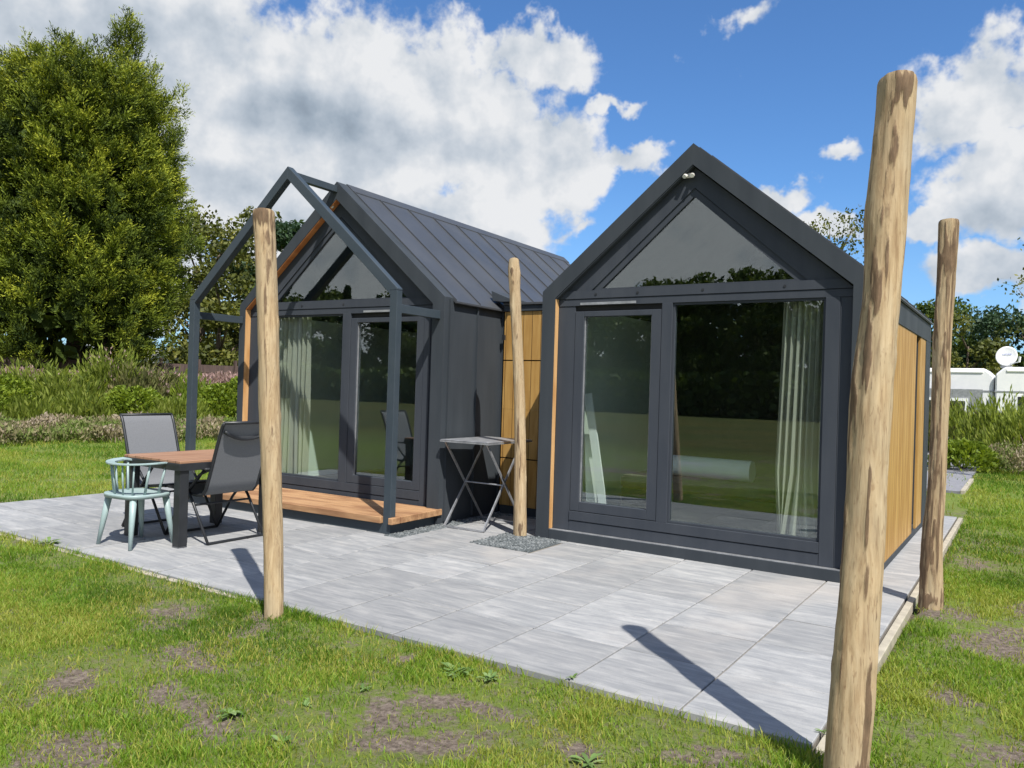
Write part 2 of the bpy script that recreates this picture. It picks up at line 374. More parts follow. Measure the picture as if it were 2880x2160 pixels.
# grass blades (one object: nobody could count it)
MT['grass'] = leaf_mat('grass_blades', (.080, .160, .016), (.195, .325, .030), (.37, .37, .08), .5, .45)
def scatter_grass():
    pts = []
    def patch(x0, x1, y0, y1, dens, sc):
        n = int((x1-x0)*(y1-y0)*dens); x = RNG.uniform(x0, x1, n); y = RNG.uniform(y0, y1, n)
        return x, y, np.full(n, sc)
    regs = [(-2.5, 5.6, -5.6, -3.0, 21000, 1.0), (-6.5, -2.5, -5.6, -3.0, 5000, 1.4), (3.30, 7.5, -3.0, 1.5, 12000, 1.15), (3.35, 8, 1.5, 6, 4200, 1.5), (3.2, 10, 6, 16, 1100, 2.2),
            (-12, -5.45, -4.5, 0, 1500, 1.9), (-12, -4.2, 0, 5, 1000, 2.2), (-17, -12, -6, 8, 420, 3.0), (-6, 3.2, 5, 14, 100, 3)]
    X_, Y_, S_ = [np.concatenate(a) for a in zip(*[patch(*r) for r in regs])]
    rel = np.stack([X_-CAM.x, Y_-CAM.y], 1); dep = rel@np.array([fw.x, fw.y]); lat = rel@np.array([rr.x, rr.y])
    ok = (dep > 2.3) & (np.abs(lat) < dep*.70+.4)
    inside = (X_ > PX0) & (X_ < PX1+.05) & (Y_ > PY0+.01) & (Y_ < 4.8)
    edge = fbm_np(X_*2.5, Y_*2.5, 0, 61)
    over = (X_ > PX0) & (X_ < PX1+.05) & (Y_ > PY0-.0) & (Y_ < PY0+.10*(edge*2-.72))
    ok &= (~inside) | over
    ok &= ~((X_ > -4.4) & (X_ < 3.1) & (Y_ > -.3) & (Y_ < 6.5))
    bm_ = bare_mask(X_, Y_)*np.clip(1-(np.hypot(X_-1, Y_+3)-6)/6, 0, 1)
    thin = np.clip(fbm_np(X_*2.1, Y_*2.1, 0, 71, 4)*2.6-.62, .12, 1)
    ok &= RNG.random(len(X_)) < thin*(1-.86*np.clip(bm_*1.1, 0, 1))
    X_, Y_, S_, bmv = X_[ok], Y_[ok], S_[ok], bm_[ok]
    n = len(X_); Z_ = ground_z(X_, Y_)
    tuft = fbm_np(X_*7, Y_*7, 0, 81, 3)
    h = (.013+.032*RNG.random(n)**2+.07*np.clip(tuft-.50, 0, 1))*S_**.75*(1-.35*bmv)*(1+.5*np.clip(1-np.abs(Y_-PY0+.04)/.10, 0, 1)*((X_ > PX0) & (X_ < PX1)))
    w = (.0014+.0013*RNG.random(n))*S_*1.15
    a = RNG.uniform(0, 2*PI, n); lean = RNG.uniform(.15, .95, n)*h; la = RNG.uniform(0, 2*PI, n)
    sx, sy = np.cos(a)*w, np.sin(a)*w; lx, ly = np.cos(la)*lean, np.sin(la)*lean
    base = np.stack([X_, Y_, Z_-.004], 1)
    v = np.empty((n, 5, 3))
    v[:, 0] = base+np.stack([-sx, -sy, 0*sx], 1); v[:, 1] = base+np.stack([sx, sy, 0*sx], 1)
    mid = base+np.stack([lx*.35, ly*.35, h*.6], 1)
    v[:, 2] = mid+np.stack([sx, sy, 0*sx], 1)*.8; v[:, 3] = mid-np.stack([sx, sy, 0*sx], 1)*.8
    v[:, 4] = base+np.stack([lx, ly, h], 1)
    i = np.arange(n)[:, None]*5
    f = np.concatenate([i+0, i+1, i+2, i+0, i+2, i+3, i+3, i+2, i+4], 1).reshape(-1)
    col = fbm_np(X_*.9, Y_*.9, 0, 91, 4)*1.7-.38+RNG.normal(0, .20, n)
    col += .35*np.clip(1-np.abs(Y_-PY0+.12)/.18, 0, 1)*(fbm_np(X_*1.7, Y_*1.7, 0, 95) > .45)
    dry = np.clip((fbm_np(X_*1.3, Y_*1.3, 0, 97, 4)-.52)*5, 0, 1)
    dead = RNG.random(n) < .09+.3*bmv+.38*dry; col = np.where(dead, 1.0, np.clip(col, 0, .85))
    return v.reshape(-1, 3), f, np.repeat(col, 5)
gv, gfc, gc = scatter_grass()
g = np_mesh('grass', gv, gfc, 3, 'grass', attr=gc)
tag(g, 'short patchy grass growing round the paved terrace', 'grass', kind='stuff')
print('grass blades', len(gv)//5)

# ------------------------------------------------------------------ terrace
m, t, b = pmat('concrete_slabs', (.4, .4, .4), .8, spec=.35)
o_ = t.new('ShaderNodeTexCoord').outputs['Object']; at = t.new('ShaderNodeAttribute'); at.attribute_name = 'v'
rv = at.outputs['Fac']
off = t.comb(t.math('MULTIPLY', rv, 37), t.math('MULTIPLY', rv, 91), 0)
ov = t.vec('ADD', o_, off)
st = t.noise(t.vec('MULTIPLY', ov, (1.3, 10, 1)), 1.8, 9, .70, .6)
st2 = t.noise(t.vec('MULTIPLY', ov, (1.6, 5, 1)), 1.5, 4, .6, .3)
sp = t.noise(ov, 140, 3, .7)
col = t.ramp(st, [(.22, (.175, .182, .192)), (.42, (.255, .262, .270)), (.60, (.335, .338, .338)), (.80, (.49, .485, .465))])
col = t.mix(t.mapr(st2, .5, .75, 0, .65), col, (.50, .49, .475))
tn = t.mapr(t.math('FRACT', t.math('MULTIPLY', rv, 7.31)), 0, 1, .79, 1.06)
col = t.mix(1, col, t.comb(tn, tn, tn), 'MULTIPLY')
col = t.mix(t.mapr(t.noise(ov, 5, 6, .7), .45, .7, 0, .45), col, (.20, .205, .215))
col = t.mix(t.mapr(t.noise(o_, .55, 4, .6), .56, .7, 0, .5), col, (.47, .43, .39))
col = t.mix(t.mapr(sp, .3, .7, .25, 0), col, (.16, .16, .17))
col = t.mix(t.mapr(t.noise(t.vec('MULTIPLY', o_, (1, 1.6, 1)), 2.7, 6, .7), .69, .73, 0, .8), col, (.66, .63, .56))
t.l.new(col, b.inputs['Base Color']); bump(t, b, t.math('ADD', sp, t.math('MULTIPLY', st, 2)), .25, .004); MT['slab'] = m
v = []; f = []; av = []
SX, SY, GAP = .5865, .605, .011
ix0 = math.floor((PX0+.225)/SX); xs = [-.225+SX*i for i in range(ix0, int((PX1+.225)/SX)+2)]
ys = [PY0+.045+SY*j-.02 for j in range(0, 14)]
def cell(x0, x1, y0, y1, rv_):
    e = .004; n = len(v); zt = RNG.uniform(-.0015, .0015); tl = RNG.uniform(-.002, .002, 4)
    x0 += GAP/2; x1 -= GAP/2; y0 += GAP/2; y1 -= GAP/2
    v.extend([(x0, y0, -.05), (x1, y0, -.05), (x1, y1, -.05), (x0, y1, -.05), (x0, y0, zt-e), (x1, y0, zt-e), (x1, y1, zt-e), (x0, y1, zt-e),
              (x0+e, y0+e, zt+tl[0]), (x1-e, y0+e, zt+tl[1]), (x1-e, y1-e, zt+tl[2]), (x0+e, y1-e, zt+tl[3])])
    for q in ((0, 1, 5, 4), (1, 2, 6, 5), (2, 3, 7, 6), (3, 0, 4, 7), (4, 5, 9, 8), (5, 6, 10, 9), (6, 7, 11, 10), (7, 4, 8, 11), (8, 9, 10, 11)): f.extend(i+n for i in q)
    av.extend([rv_]*12)
for i in range(len(xs)-1):
    for j in range(-1, len(ys)-1):
        x0, x1 = max(xs[i], PX0), min(xs[i+1], PX1)
        y0, y1 = (PY0, ys[0]) if j < 0 else (ys[j], ys[j+1])
        if j < 0: continue
        if j == 0: y0 = PY0
        y1 = min(y1, 4.80)
        if x1-x0 < .05: continue
        xm, ym = (x0+x1)/2, (y0+y1)/2
        if xm < -4.3 and ym > .3: continue
        if -4.3 < xm < -1.15 and ym > -.1: continue          # under the left cabin
        if .06 < xm < 2.9 and ym > .35: continue              # under the right cabin
        if -1.15 < xm < .06 and ym > 1.1: continue
        if xm < 3.0 and ym > 1.1: continue
        if -.3 < xm < .3 and -.66 < ym < -.05: continue      # gravel square round the post
        cell(x0, x1, y0, y1, RNG.random())
patio = np_mesh('patio', np.array(v), np.array(f), 4, 'slab', attr=np.array(av)); tag(patio, 'grey concrete slab terrace', kind='structure')
MT['joint'] = noisy('joint_sand', (.15, .135, .115), (.24, .22, .19), 60, (.9, 1))
tag(MB().box(PX0+.01, PX1-.01, PY0+.01, 4.79, -.06, -.011).build('paving_bed', 'joint'), 'sand bed under the slabs', kind='structure')
kb = MB()
kb.box(PX1+.003, PX1+.050, PY0, 4.82, -.08, -.010)
for a, b_ in ((-5.5, -3.1), (-2.9, -1.25), (-1.2, -.15)): kb.box(a, b_, PY0-.05, PY0-.003, -.08, -.012)
tag(kb.build('kerb_strip', 'concrete', bevel=.004), 'pale concrete edging of the terrace', kind='structure')

# gravel: individual chips too many to count
def gravel(name, rects, n, label, size=.011, cols='gravel'):
    V = []; F = []; A = []
    tot = sum((x1-x0)*(y1-y0) for x0, x1, y0, y1 in rects)
    cube = np.array([(-1, -1, -1), (1, -1, -1), (1, 1, -1), (-1, 1, -1), (-.8, -.7, .8), (.7, -.8, 1), (.8, .7, .7), (-.7, .8, .9)])
    cf = np.array([0, 3, 2, 1, 4, 5, 6, 7, 0, 1, 5, 4, 1, 2, 6, 5, 2, 3, 7, 6, 3, 0, 4, 7])
    for x0, x1, y0, y1 in rects:
        k = int(n*(x1-x0)*(y1-y0)/tot); c = np.stack([RNG.uniform(x0, x1, k), RNG.uniform(y0, y1, k), RNG.uniform(-.012, .006, k)], 1)
        s = size*RNG.uniform(.5, 1.2, (k, 1)); a = RNG.uniform(0, 2*PI, k); q = RNG.uniform(.6, 1.2, (k, 3))
        vv = cube[None]*s[:, None]*q[:, None]; ca, sa = np.cos(a)[:, None], np.sin(a)[:, None]
        vv = np.stack([vv[..., 0]*ca-vv[..., 1]*sa, vv[..., 0]*sa+vv[..., 1]*ca, vv[..., 2]*.7], -1)+c[:, None]
        b0 = sum(len(z) for z in V); V.append(vv.reshape(-1, 3)); F.append((np.arange(k)[:, None]*8+cf[None]).reshape(-1)+b0); A.append(np.repeat(RNG.random(k), 8))
    o = np_mesh(name, np.concatenate(V), np.concatenate(F), 4, cols, attr=np.concatenate(A)); return tag(o, label, 'gravel', kind='stuff')
m, t, b = pmat('grey_gravel', (.2, .2, .2), .85); at = t.new('ShaderNodeAttribute'); at.attribute_name = 'v'
t.l.new(t.ramp(at.outputs['Fac'], [(0, (.07, .082, .086)), (.6, (.135, .15, .156)), (1, (.24, .255, .26))]), b.inputs['Base Color']); MT['gravel'] = m
tag(MB().box(-.33, .33, -.68, -.01, -.07, -.006).box(-1.13, -.93, -.98, .93, -.07, -.0065).box(-.92, .0, .5, .95, -.07, -.007).build('gravel_bed', 'gravel'), 'grey grit under the gravel', kind='structure')
gravel('gravel', [(-.31, .31, -.655, -.01), (-1.11, -.94, -.95, .93), (-.93, -.02, .86, .95)], 7000, 'grey gravel chips round the slim post and along the cabin base')

# path and parking strip beyond the right cabin
MT['asphalt'] = noisy('grey_path', (.16, .16, .175), (.24, .24, .26), 25, (.85, .95), bumpv=.4)
tag(MB().box(-1.5, 3.12, 7.9, 19.5, -.1, .012).build('path', 'asphalt'), 'grey path behind the right cabin', kind='structure')
tag(MB().box(3.125, 3.19, 7.9, 10.3, -.1, .03).build('path_kerb', 'concrete', bevel=.004), 'pale kerb along the grey path', kind='structure')

# ------------------------------------------------------------------ cabins
def gable_poly(xl, xr, zb, ze, zr):
    """pentagon with vertical sides at xl,xr from zb to ze, ridge zr"""
    xm = (xl+xr)/2; return [(xl, zb), (xr, zb), (xr, ze), (xm, zr), (xl, ze)]
def band(outer, inner):
    """ring between two pentagons as quads for prism pieces"""
    return [[outer[i], outer[(i+1) % 5], inner[(i+1) % 5], inner[i]] for i in range(5)]

def cabin(name, label, loc, rz, p):
    Wd, L, Hw, Hr = p['W'], p['L'], p['Hw'], p['Hr']; xm = Wd/2; s = (Hr-Hw)/xm
    rt = lambda x: Hr-s*abs(x-xm)
    T = thing(name, label, 'cabin', loc, rz)
    twl, twr, vv, fy = p['twl'], p['twr'], p['verge'], p['fy']; vl = p.get('vergeL', vv)
    # front rim: metal portal, roof verges and posts
    fr = MB(); D_ = .16
    fr.prism([(0, 0), (twl, 0), (twl, rt(twl)-vl), (0, rt(0))], 0, D_)
    fr.prism([(Wd-twr, 0), (Wd, 0), (Wd, Hw), (Wd-twr, rt(Wd-twr)-vv)], 0, D_)
    fr.prism([(0, rt(0)), (twl, rt(twl)-vl), (xm, Hr-vv), (xm, Hr)], 0, D_)
    fr.prism([(Wd-twr, rt(Wd-twr)-vv), (Wd, Hw), (xm, Hr), (xm, Hr-vv)], 0, D_)
    fr.build('front_portal', 'steel', T)
    MB().box(twl+.001, Wd-twr-.001, .004, D_, 0, p['plinth']).build('plinth', 'steel', T, bevel=.002)
    MB().box(twl+.001, Wd-twr-.001, .010, fy-.004, p['plinth']+.001, p['plinth']+.006).build('lit_ledge_strip', 'galv', T)  # pale strip painting in the light caught along the plinth ledge
    # wooden lining of the reveal
    ln = MB(); ln.box(twl+.0005, twl+.006, .006, fy-.002, p['plinth']+.008, rt(twl)-vl-.01)
    ln.build('reveal_lining', 'lining', T)
    sf = MB(); e = .0015
    sf.prism([(twl+.008, rt(twl+.008)-vl-e-.003), (xm, Hr-vv-e), (xm, Hr-vv-.012), (twl+.008, rt(twl+.008)-vl-.015)], .006, fy-.002)
    sf.build('soffit', 'soffit' if p['side'] == 'metal' else 'steel', T)
    # walls behind the portal
    wl = MB(); y0 = D_
    wl.prism([(.004, 0), (.12, 0), (.12, rt(.12)-.03), (.004, rt(.004)-.02)], y0, L)
    wl.prism([(.12, 0), (Wd-.12, 0), (Wd-.12, rt(.12)-.03), (xm, Hr-.03), (.12, rt(.12)-.03)], L-.12, L-.001)
    if p['side'] == 'metal':
        wl.prism([(Wd-.12, 0), (Wd-.004, 0), (Wd-.004, rt(.004)-.02), (Wd-.12, rt(.12)-.03)], y0, L)
        wl.build('wall', 'steel', T)
        sm = MB()
        for k in range(int(L/.525)):
            y = .085+.525*k
            sm.box(Wd-.004, Wd+.022, y, y+.009, .03, Hw-.02)
        sm.build('wall_seam', 'steel', T)
    else:
        wl.prism([(Wd-.12, 0), (Wd-.012, 0), (Wd-.012, rt(.02)-.04), (Wd-.12, rt(.12)-.03)], y0, 2.64)
        wl.prism([(Wd-.12, 2.14), (Wd-.012, 2.14), (Wd-.012, rt(.02)-.04), (Wd-.12, rt(.12)-.03)], 2.64, L)
        wl.box(Wd-.12, Wd-.012, 3.0, L, 0, 2.139); wl.box(Wd-.12, Wd-.012, 2.64, 3.0, 0, .1)
        wl.build('wall', 'steel', T)
        MB().box(Wd-.011, Wd+.012, y0+.001, 2.64, .055, 2.14).build('timber_cladding', 'cladding_y', T)
        MB().box(Wd-.011, Wd+.012, 3.0, 3.5, .055, 2.14).build('timber_cladding', 'cladding_y', T)
        MB().box(Wd-.011, Wd+.02, 3.5, L, 0, 2.14).box(Wd-.011, Wd+.02, y0+.001, L, 2.141, Hw-.012).box(Wd-.011, Wd+.018, y0+.001, 3.499, 0, .054).build('side_trim', 'steel', T, bevel=.002)
        w = MB().box(Wd-.06, Wd-.03, 2.64, 2.70, .1, 2.139).box(Wd-.06, Wd-.03, 2.94, 3.0, .1, 2.139).box(Wd-.06, Wd-.03, 2.70, 2.94, .1, .18).box(Wd-.06, Wd-.03, 2.70, 2.94, 2.06, 2.139).build('side_window', 'frame', T)
        MB().box(Wd-.05, Wd-.044, 2.70, 2.94, .18, 2.06).build('pane', 'glass', w)
    # roof sheets with standing seams
    ro = MB(); th = .028; ov = .035
    for sg in (-1, 1):
        X = lambda d: xm+sg*d
        pl = [(X(0), Hr+.002-.032), (X(xm+ov), Hw-s*ov+.002-.032), (X(xm+ov), Hw-s*ov+.002+th-.032), (X(0), Hr+.002+th-.032)]
        ro.prism(pl if sg > 0 else pl[::-1], .161, L)
        ro.prism([(X(xm+ov), Hw-s*ov-.022), (X(xm+ov+.008), Hw-s*ov-.022), (X(xm+ov+.008), Hw-s*ov-.01), (X(xm+ov), Hw-s*ov-.01)][::(1 if sg > 0 else -1)], .161, L)
    R_ = ro.build('roof', 'roof', T)
    sm = MB(); nrib = int(L/.53)+1
    for k in range(nrib+1):
        y = .163 if k == 0 else .09+.53*k
        if y > L-.05: continue
        for sg in (-1, 1):
            X = lambda d: xm+sg*d
            pl = [(X(.115), Hr-s*.115-.004), (X(xm+ov), Hw-s*ov-.004), (X(xm+ov), Hw-s*ov+.018), (X(.115), Hr-s*.115+.018)]
            sm.prism(pl if sg > 0 else pl[::-1], y, y+.010)
    sm.build('roof_seam', 'roof', R_)
    rc = MB()
    for sg in (-1, 1):
        X = lambda d: xm+sg*d
        pl = [(X(0), Hr+.002), (X(.11), Hr-s*.11+.002), (X(.11), Hr-s*.11+.011), (X(0), Hr+.011)]
        rc.prism(pl if sg > 0 else pl[::-1], .162, L+.01)
    rc.build('ridge_cap', 'roof', R_)
    # room inside
    rm = MB(); rm.box(.121, Wd-.13, .30, L-.125, .14, .155)
    rm.build('room_floor', 'room_floor', T)
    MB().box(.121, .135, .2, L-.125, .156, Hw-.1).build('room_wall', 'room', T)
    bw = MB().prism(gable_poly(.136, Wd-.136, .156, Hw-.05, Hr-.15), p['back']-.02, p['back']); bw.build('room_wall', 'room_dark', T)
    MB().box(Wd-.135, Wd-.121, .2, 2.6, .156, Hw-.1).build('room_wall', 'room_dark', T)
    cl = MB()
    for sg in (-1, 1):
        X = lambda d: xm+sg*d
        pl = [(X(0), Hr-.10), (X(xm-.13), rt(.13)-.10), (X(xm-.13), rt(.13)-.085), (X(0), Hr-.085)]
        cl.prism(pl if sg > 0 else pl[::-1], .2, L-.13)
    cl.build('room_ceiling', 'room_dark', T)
    # glazed front
    f0, f1 = fy, fy+.075; tb, tt = p['tb'], p['tt']; xi, xj = twl+.007, Wd-twr-.001
    ifl = lambda x: rt(x)-(vl+(vv-vl)*min(1, max(0, (x-twl)/(xm-twl))) if x < xm else vv)-.014
    g = p['gable']  # x left, x right, z base, apex z
    gm = (g[0]+g[1])/2; gs = (g[3]-g[2])/(g[1]-gm)
    gf_ = MB()
    def xat(z, lo, hi):
        for _ in range(40):
            md = (lo+hi)/2
            if ifl(md) > z: hi = md
            else: lo = md
        return md
    xtl = xat(tt, xi, xm) if ifl(xi) < tt else xi; xtr = xat(tt, xj, xm) if ifl(xj) < tt else xj
    xbl = xat(tb, xi, xm) if ifl(xi) < tb else xi; xbr = xat(tb, xj, xm) if ifl(xj) < tb else xj
    gf_.prism([(xtl, tt), (g[0]-.03, tt), (xm, g[3]+.03), (xm, ifl(xm-.001)), (xtl+.001, max(ifl(xtl), tt+.001))], f0, f1)
    gf_.prism([(g[1]+.03, tt), (xtr, tt), (xtr-.001, max(ifl(xtr), tt+.001)), (xm, ifl(xm+.001)), (xm, g[3]+.03)], f0, f1)
    gf_.build('gable_frame', 'frame', T)
    gw = MB()
    gw.prism([(g[0]-.03, tt+.001), (g[0]+.06, tt+.001), (gm, g[3]-.045), (gm, g[3]+.03)], f0+.012, f1-.005)
    gw.prism([(g[1]+.03, tt+.001), (gm, g[3]+.03), (gm, g[3]-.045), (g[1]-.06, tt+.001)], f0+.012, f1-.005)
    gw.prism([(g[0]+.06, tt+.001), (g[1]-.06, tt+.001), (g[1]-.075, tt+.018), (g[0]+.075, tt+.018)], f0+.012, f1-.005)
    GW = gw.build('gable_window', 'frame', T)
    MB().prism([(g[0]+.04, tt+.01), (g[1]-.04, tt+.01), (gm, g[3]-.03)], f0+.03, f0+.036).build('pane', 'glass', GW)
    # transom
    zg = tb+(tt-tb)*.45
    xlz = lambda z: (max(xi, xat(z, xi, xm)) if ifl(xi) < z else xi)+.002
    xrz = lambda z: (min(xj, xat(z, xj, xm)) if ifl(xj) < z else xj)-.002
    def trap(z0, z1, ya, yb): tr_.prism([(xlz(z0), z0), (xrz(z0), z0), (xrz(z1), z1), (xlz(z1), z1)], ya, yb)
    tr_ = MB(); trap(tb, zg-.003, f0-.006, f1); trap(zg+.003, tt, f0-.012, f1); trap(zg-.003, zg+.003, f0+.01, f1-.002); tr_.build('transom', 'frame', T)
    for q in (.15, .31, .54, .80):
        x = xi+(xj-xi)*q; MB().tube([(x, f0-.016, (zg+tt)/2), (x, f0-.011, (zg+tt)/2)], .012, 10).build('bolt_cap', 'black', T)
    # jambs, mullion, bottom rail
    zb, zl = p['plinth']+.007, p['leafz0']
    ja = MB(); jl, jr, mu0, mu1 = p['jl'], p['jr'], p['mu0'], p['mu1']
    ja.box(xi, jl, f0, f1, zb, tb-.001); ja.box(jr, jr+(xj-jr)*.52, f0-.008, f1, zb, tb-.001); ja.box(jr+(xj-jr)*.52+.001, xj, f0, f1, zb, tb-.001)
    ja.box(mu0, mu1, f0-.008, f1, zl, tb-.001)
    zr_ = zb+(zl-zb)*.52
    ja.box(jl+.001, jr-.001, f0-.004, f1, zb, zr_-.003); ja.box(jl+.001, jr-.001, f0-.010, f1, zr_+.003, zl-.001)
    ja.build('window_surround', 'frame', T, bevel=.002)
    MB().box(jl-.3+.36, jl+.64, f0-.02, f0-.0125, tb+.005, tb+.028).build('trickle_vent', 'galv', T) if p['door'] == 'L' else MB().box(mu1+.20, mu1+.62, f0-.02, f0-.0125, tb+.005, tb+.028).build('trickle_vent', 'galv', T)
    # fixed pane and door leaf
    def fixed(x0, x1):
        z0, z1 = zl+.001, tb-.002; w_ = .018
        F_ = MB().box(x0, x0+w_, f0+.01, f1-.01, z0, z1).box(x1-w_, x1, f0+.01, f1-.01, z0, z1).box(x0+w_, x1-w_, f0+.01, f1-.01, z0, z0+w_).box(x0+w_, x1-w_, f0+.01, f1-.01, z1-w_, z1).build('fixed_window', 'frame', T)
        MB().box(x0+w_-.004, x1-w_+.004, f0+.03, f0+.036, z0+w_-.004, z1-w_+.004).build('pane', 'glass', F_)
    def leaf(x0, x1):
        z0, z1 = zl+.004, tb-.055; w_ = .098; wb = .09; wt = .05
        F_ = MB().box(x0+.003, x0+w_, f0-.004, f1-.006, z0, z1).box(x1-w_, x1-.003, f0-.004, f1-.006, z0, z1).box(x0+w_, x1-w_, f0-.004, f1-.006, z0, z0+wb).box(x0+w_, x1-w_, f0-.004, f1-.006, z1-wt, z1).build('door', 'frame', T, bevel=.003)
        be = MB(); q = .008
        be.box(x0+w_, x0+w_+q, f0+.012, f0+.028, z0+wb, z1-wt).box(x1-w_-q, x1-w_, f0+.012, f0+.028, z0+wb, z1-wt)
        be.build('glazing_bead', 'galv', F_)
        MB().box(x0+w_-.004, x1-w_+.004, f0+.03, f0+.036, z0+wb-.004, z1-wt+.004).build('pane', 'glass', F_)
        MB().box(x0, x1, f0+.02, f1-.01, z1+.002, tb-.001).build('door_head', 'rubber', T)
    if p['door'] == 'L': leaf(jl+.001, mu0-.001); fixed(mu1+.001, jr-.001)
    else: fixed(jl+.001, mu0-.001); leaf(mu1+.001, jr-.001)
    # twin spotlight in the gable peak
    lx, lz = p['lamp']
    la = MB().box(lx-.035, lx+.035, fy-.025, fy-.001, lz-.02, lz+.02).build('spotlight', 'cream' if p['door'] == 'L' else 'cream', T, bevel=.004)
    for q in (-.035, .04):
        MB().tube([(lx+q*.7, fy-.026, lz), (lx+q*.9, fy-.06, lz-.015), (lx+q*.95, fy-.072, lz-.02)], [.013, .021, .018], 12).build('lamp_head', 'cream', la, smooth=False)
    return T

B = cabin('cabin', 'dark gabled cabin with glass front and wood clad right side, nearer the tall right post', (0, 0, 0), 0,
          dict(W=3.0, L=3.95, Hw=2.405, Hr=3.652, twl=.145, twr=.155, verge=.187, fy=.066, plinth=.092, side='wood', back=3.2,
               tb=2.262, tt=2.405, gable=(.53, 2.455, 2.41, 3.245), jl=.335, jr=2.63, mu0=1.228, mu1=1.328, leafz0=.288, door='L', lamp=(1.46, 3.385)))
AX, AY, AR = -4.263, -.268, .03395
A = cabin('cabin', 'dark gabled cabin with open steel portal and wooden deck before its glass front', (AX, AY, 0), AR,
          dict(W=3.167, L=5.6, Hw=2.385, Hr=3.757, twl=.10, twr=.15, verge=.20, vergeL=.14, fy=.086, plinth=.10, side='metal', back=4.6,
               tb=2.245, tt=2.392, gable=(.47, 2.66, 2.40, 3.34), jl=.33, jr=2.85, mu0=1.67, mu1=1.79, leafz0=.315, door='R', lamp=(1.46, 3.50)))
# steel portal of the left cabin (part of it) and its deck
pg = MB(); yq = -.721; pw = .09; xl, xr, hz, rz_ = -.004, 3.132, 2.385, 3.752; xm = (xl+xr)/2; ps = (rz_-hz)/(xm-xl)
pg.box(xl, xl+pw, yq, yq+.08, 0, hz-.02).box(xr-pw, xr, yq, yq+.08, 0, hz-.02)
tv = .135
pg.prism([(xl, hz-.018), (xl+pw, hz-.018), (xl+pw, hz+ps*pw-tv), (xm, rz_-tv), (xm, rz_), (xl, hz)], yq+.0, yq+.08)
pg.prism([(xr-pw, hz-.018), (xr, hz-.018), (xr, hz), (xm+.0005, rz_), (xm+.0005, rz_-tv), (xr-pw, hz+ps*pw-tv)], yq+.0, yq+.08)
pg.box(xl+.01, xl+.07, yq+.081, -.001, 2.15, 2.235).box(xr-.07, xr-.01, yq+.081, -.001, 2.15, 2.235)
pg.box(xm-.035, xm+.035, yq+.081, -.001, rz_-.12, rz_-.045)
pg.box(xl+pw+.001, xr-pw-.001, yq+.004, yq+.07, 0, .10).box(xl+.01, xl+.08, yq+.081, -.001, 0, .10).box(xr-.08, xr-.01, yq+.081, -.001, 0, .10)
pg.build('steel_portal', 'pergola', A, bevel=.003)
dk = MB(); nb = 6; y = yq-.035; bw_ = (.055-y)/nb
DK = None
for k in range(nb):
    y0, y1 = y+k*bw_, y+(k+1)*bw_-.006
    if y0 < yq+.082: dk.box(xl+pw+.003, xr-pw-.003, y0, y1, .102, .165)
    else: dk.box(xl+.0, xr+.055, y0, y1, .102, .165)
dk.box(xr+.003, xr+.055, y, yq+.09, .102, .164)
dk.build('deck', 'deck', A, bevel=.004)

# wood clad connecting section
K = thing('link_building', 'low wood clad passage between the two dark cabins', 'building', (0, 0, 0))
yl = .958
lk = MB()
for z0, z1 in ((.10, .636), (.650, 1.205), (1.207, 1.761), (1.775, 2.33)): lk.box(-1.086, -.012, yl, yl+.05, z0, z1)
lk.build('wood_cladding', 'cladding', K)
MB().box(-1.085, -.013, yl+.051, 3.4, 0, 2.32).build('wall', 'rubber', K)
MB().box(-1.086, -.012, yl+.012, yl+.05, 0, .098).build('base_board', 'steel', K)
MB().box(-1.088, -.010, yl-.02, 3.4, 2.332, 2.40).build('fascia', 'steel', K, bevel=.003)
MB().box(-1.09, -.008, yl-.04, 3.4, 2.402, 2.43).build('roof', 'roof', K, bevel=.003)
hp = MB().prism([(-1.20, 2.452), (-1.07, 2.435), (-.96, 2.435), (-.96, 2.47), (-1.22, 2.57)], yl-.10, yl+.26).build('rain_hopper', 'steel', K, bevel=.003)
MB().box(-1.084, -1.055, yl-.05, yl-.021, 2.0, 2.06).build('cable_box', 'black', K)

# ------------------------------------------------------------------ furnishing behind the glass
def curtain(name, label, x0, x1, y, z0, z1, n, splay=0.0, loc=None, rz=0):
    nx_, nz_ = 90, 14; V = []; 
    for j in range(nz_):
        t_ = j/(nz_-1); z = z1+(z0-z1)*t_
        for i in range(nx_):
            s_ = i/(nx_-1); xx = x0+(x1-x0)*s_
            xx += splay*math.sin(s_*9+1)*max(0, t_-.7)*.9-(.06*t_)*(1-s_)
            V.append((xx, y+.035*math.sin(2*PI*n*s_+.8*math.sin(t_*2))*(1+.4*t_)+.012*math.sin(2*PI*n*2.3*s_), z))
    F = [(j*nx_+i, j*nx_+i+1, (j+1)*nx_+i+1, (j+1)*nx_+i) for j in range(nz_-1) for i in range(nx_-1)]
    mb = MB(); mb.add(V, F); o = mb.build(name, 'curtain', smooth=True)
    if loc: o.location = loc; o.rotation_euler = (0, 0, rz)
    return tag(o, label, 'curtain')
curtain('curtain', 'pale pleated curtain hanging inside the wide window of the right cabin', 2.26, 2.61, .225, .17, 2.26, 7, .25)
curtain('curtain', 'pale curtain behind the glass of the left cabin, beside the slim stake', .30, 1.02, .235, .17, 2.24, 9, .1, (AX, AY, 0), AR)
for (xb, xt, yy, zt, w_, lab) in ((.50, .26, .50, 1.42, .085, 'tall white plank leaning inside the glass door of the right cabin'), (.30, .24, .62, 1.0, .13, 'short white plank leaning behind the glass door of the right cabin')):
    tag(MB().bar((xb, yy, .17), (xt, yy+.02, zt), w_, .02, (0, 1, 0)).build('plank', 'mattress'), lab, 'plank')
bd = thing('bed', 'low bed with dark base inside the right cabin', 'bed', (1.35, 1.25, .156))
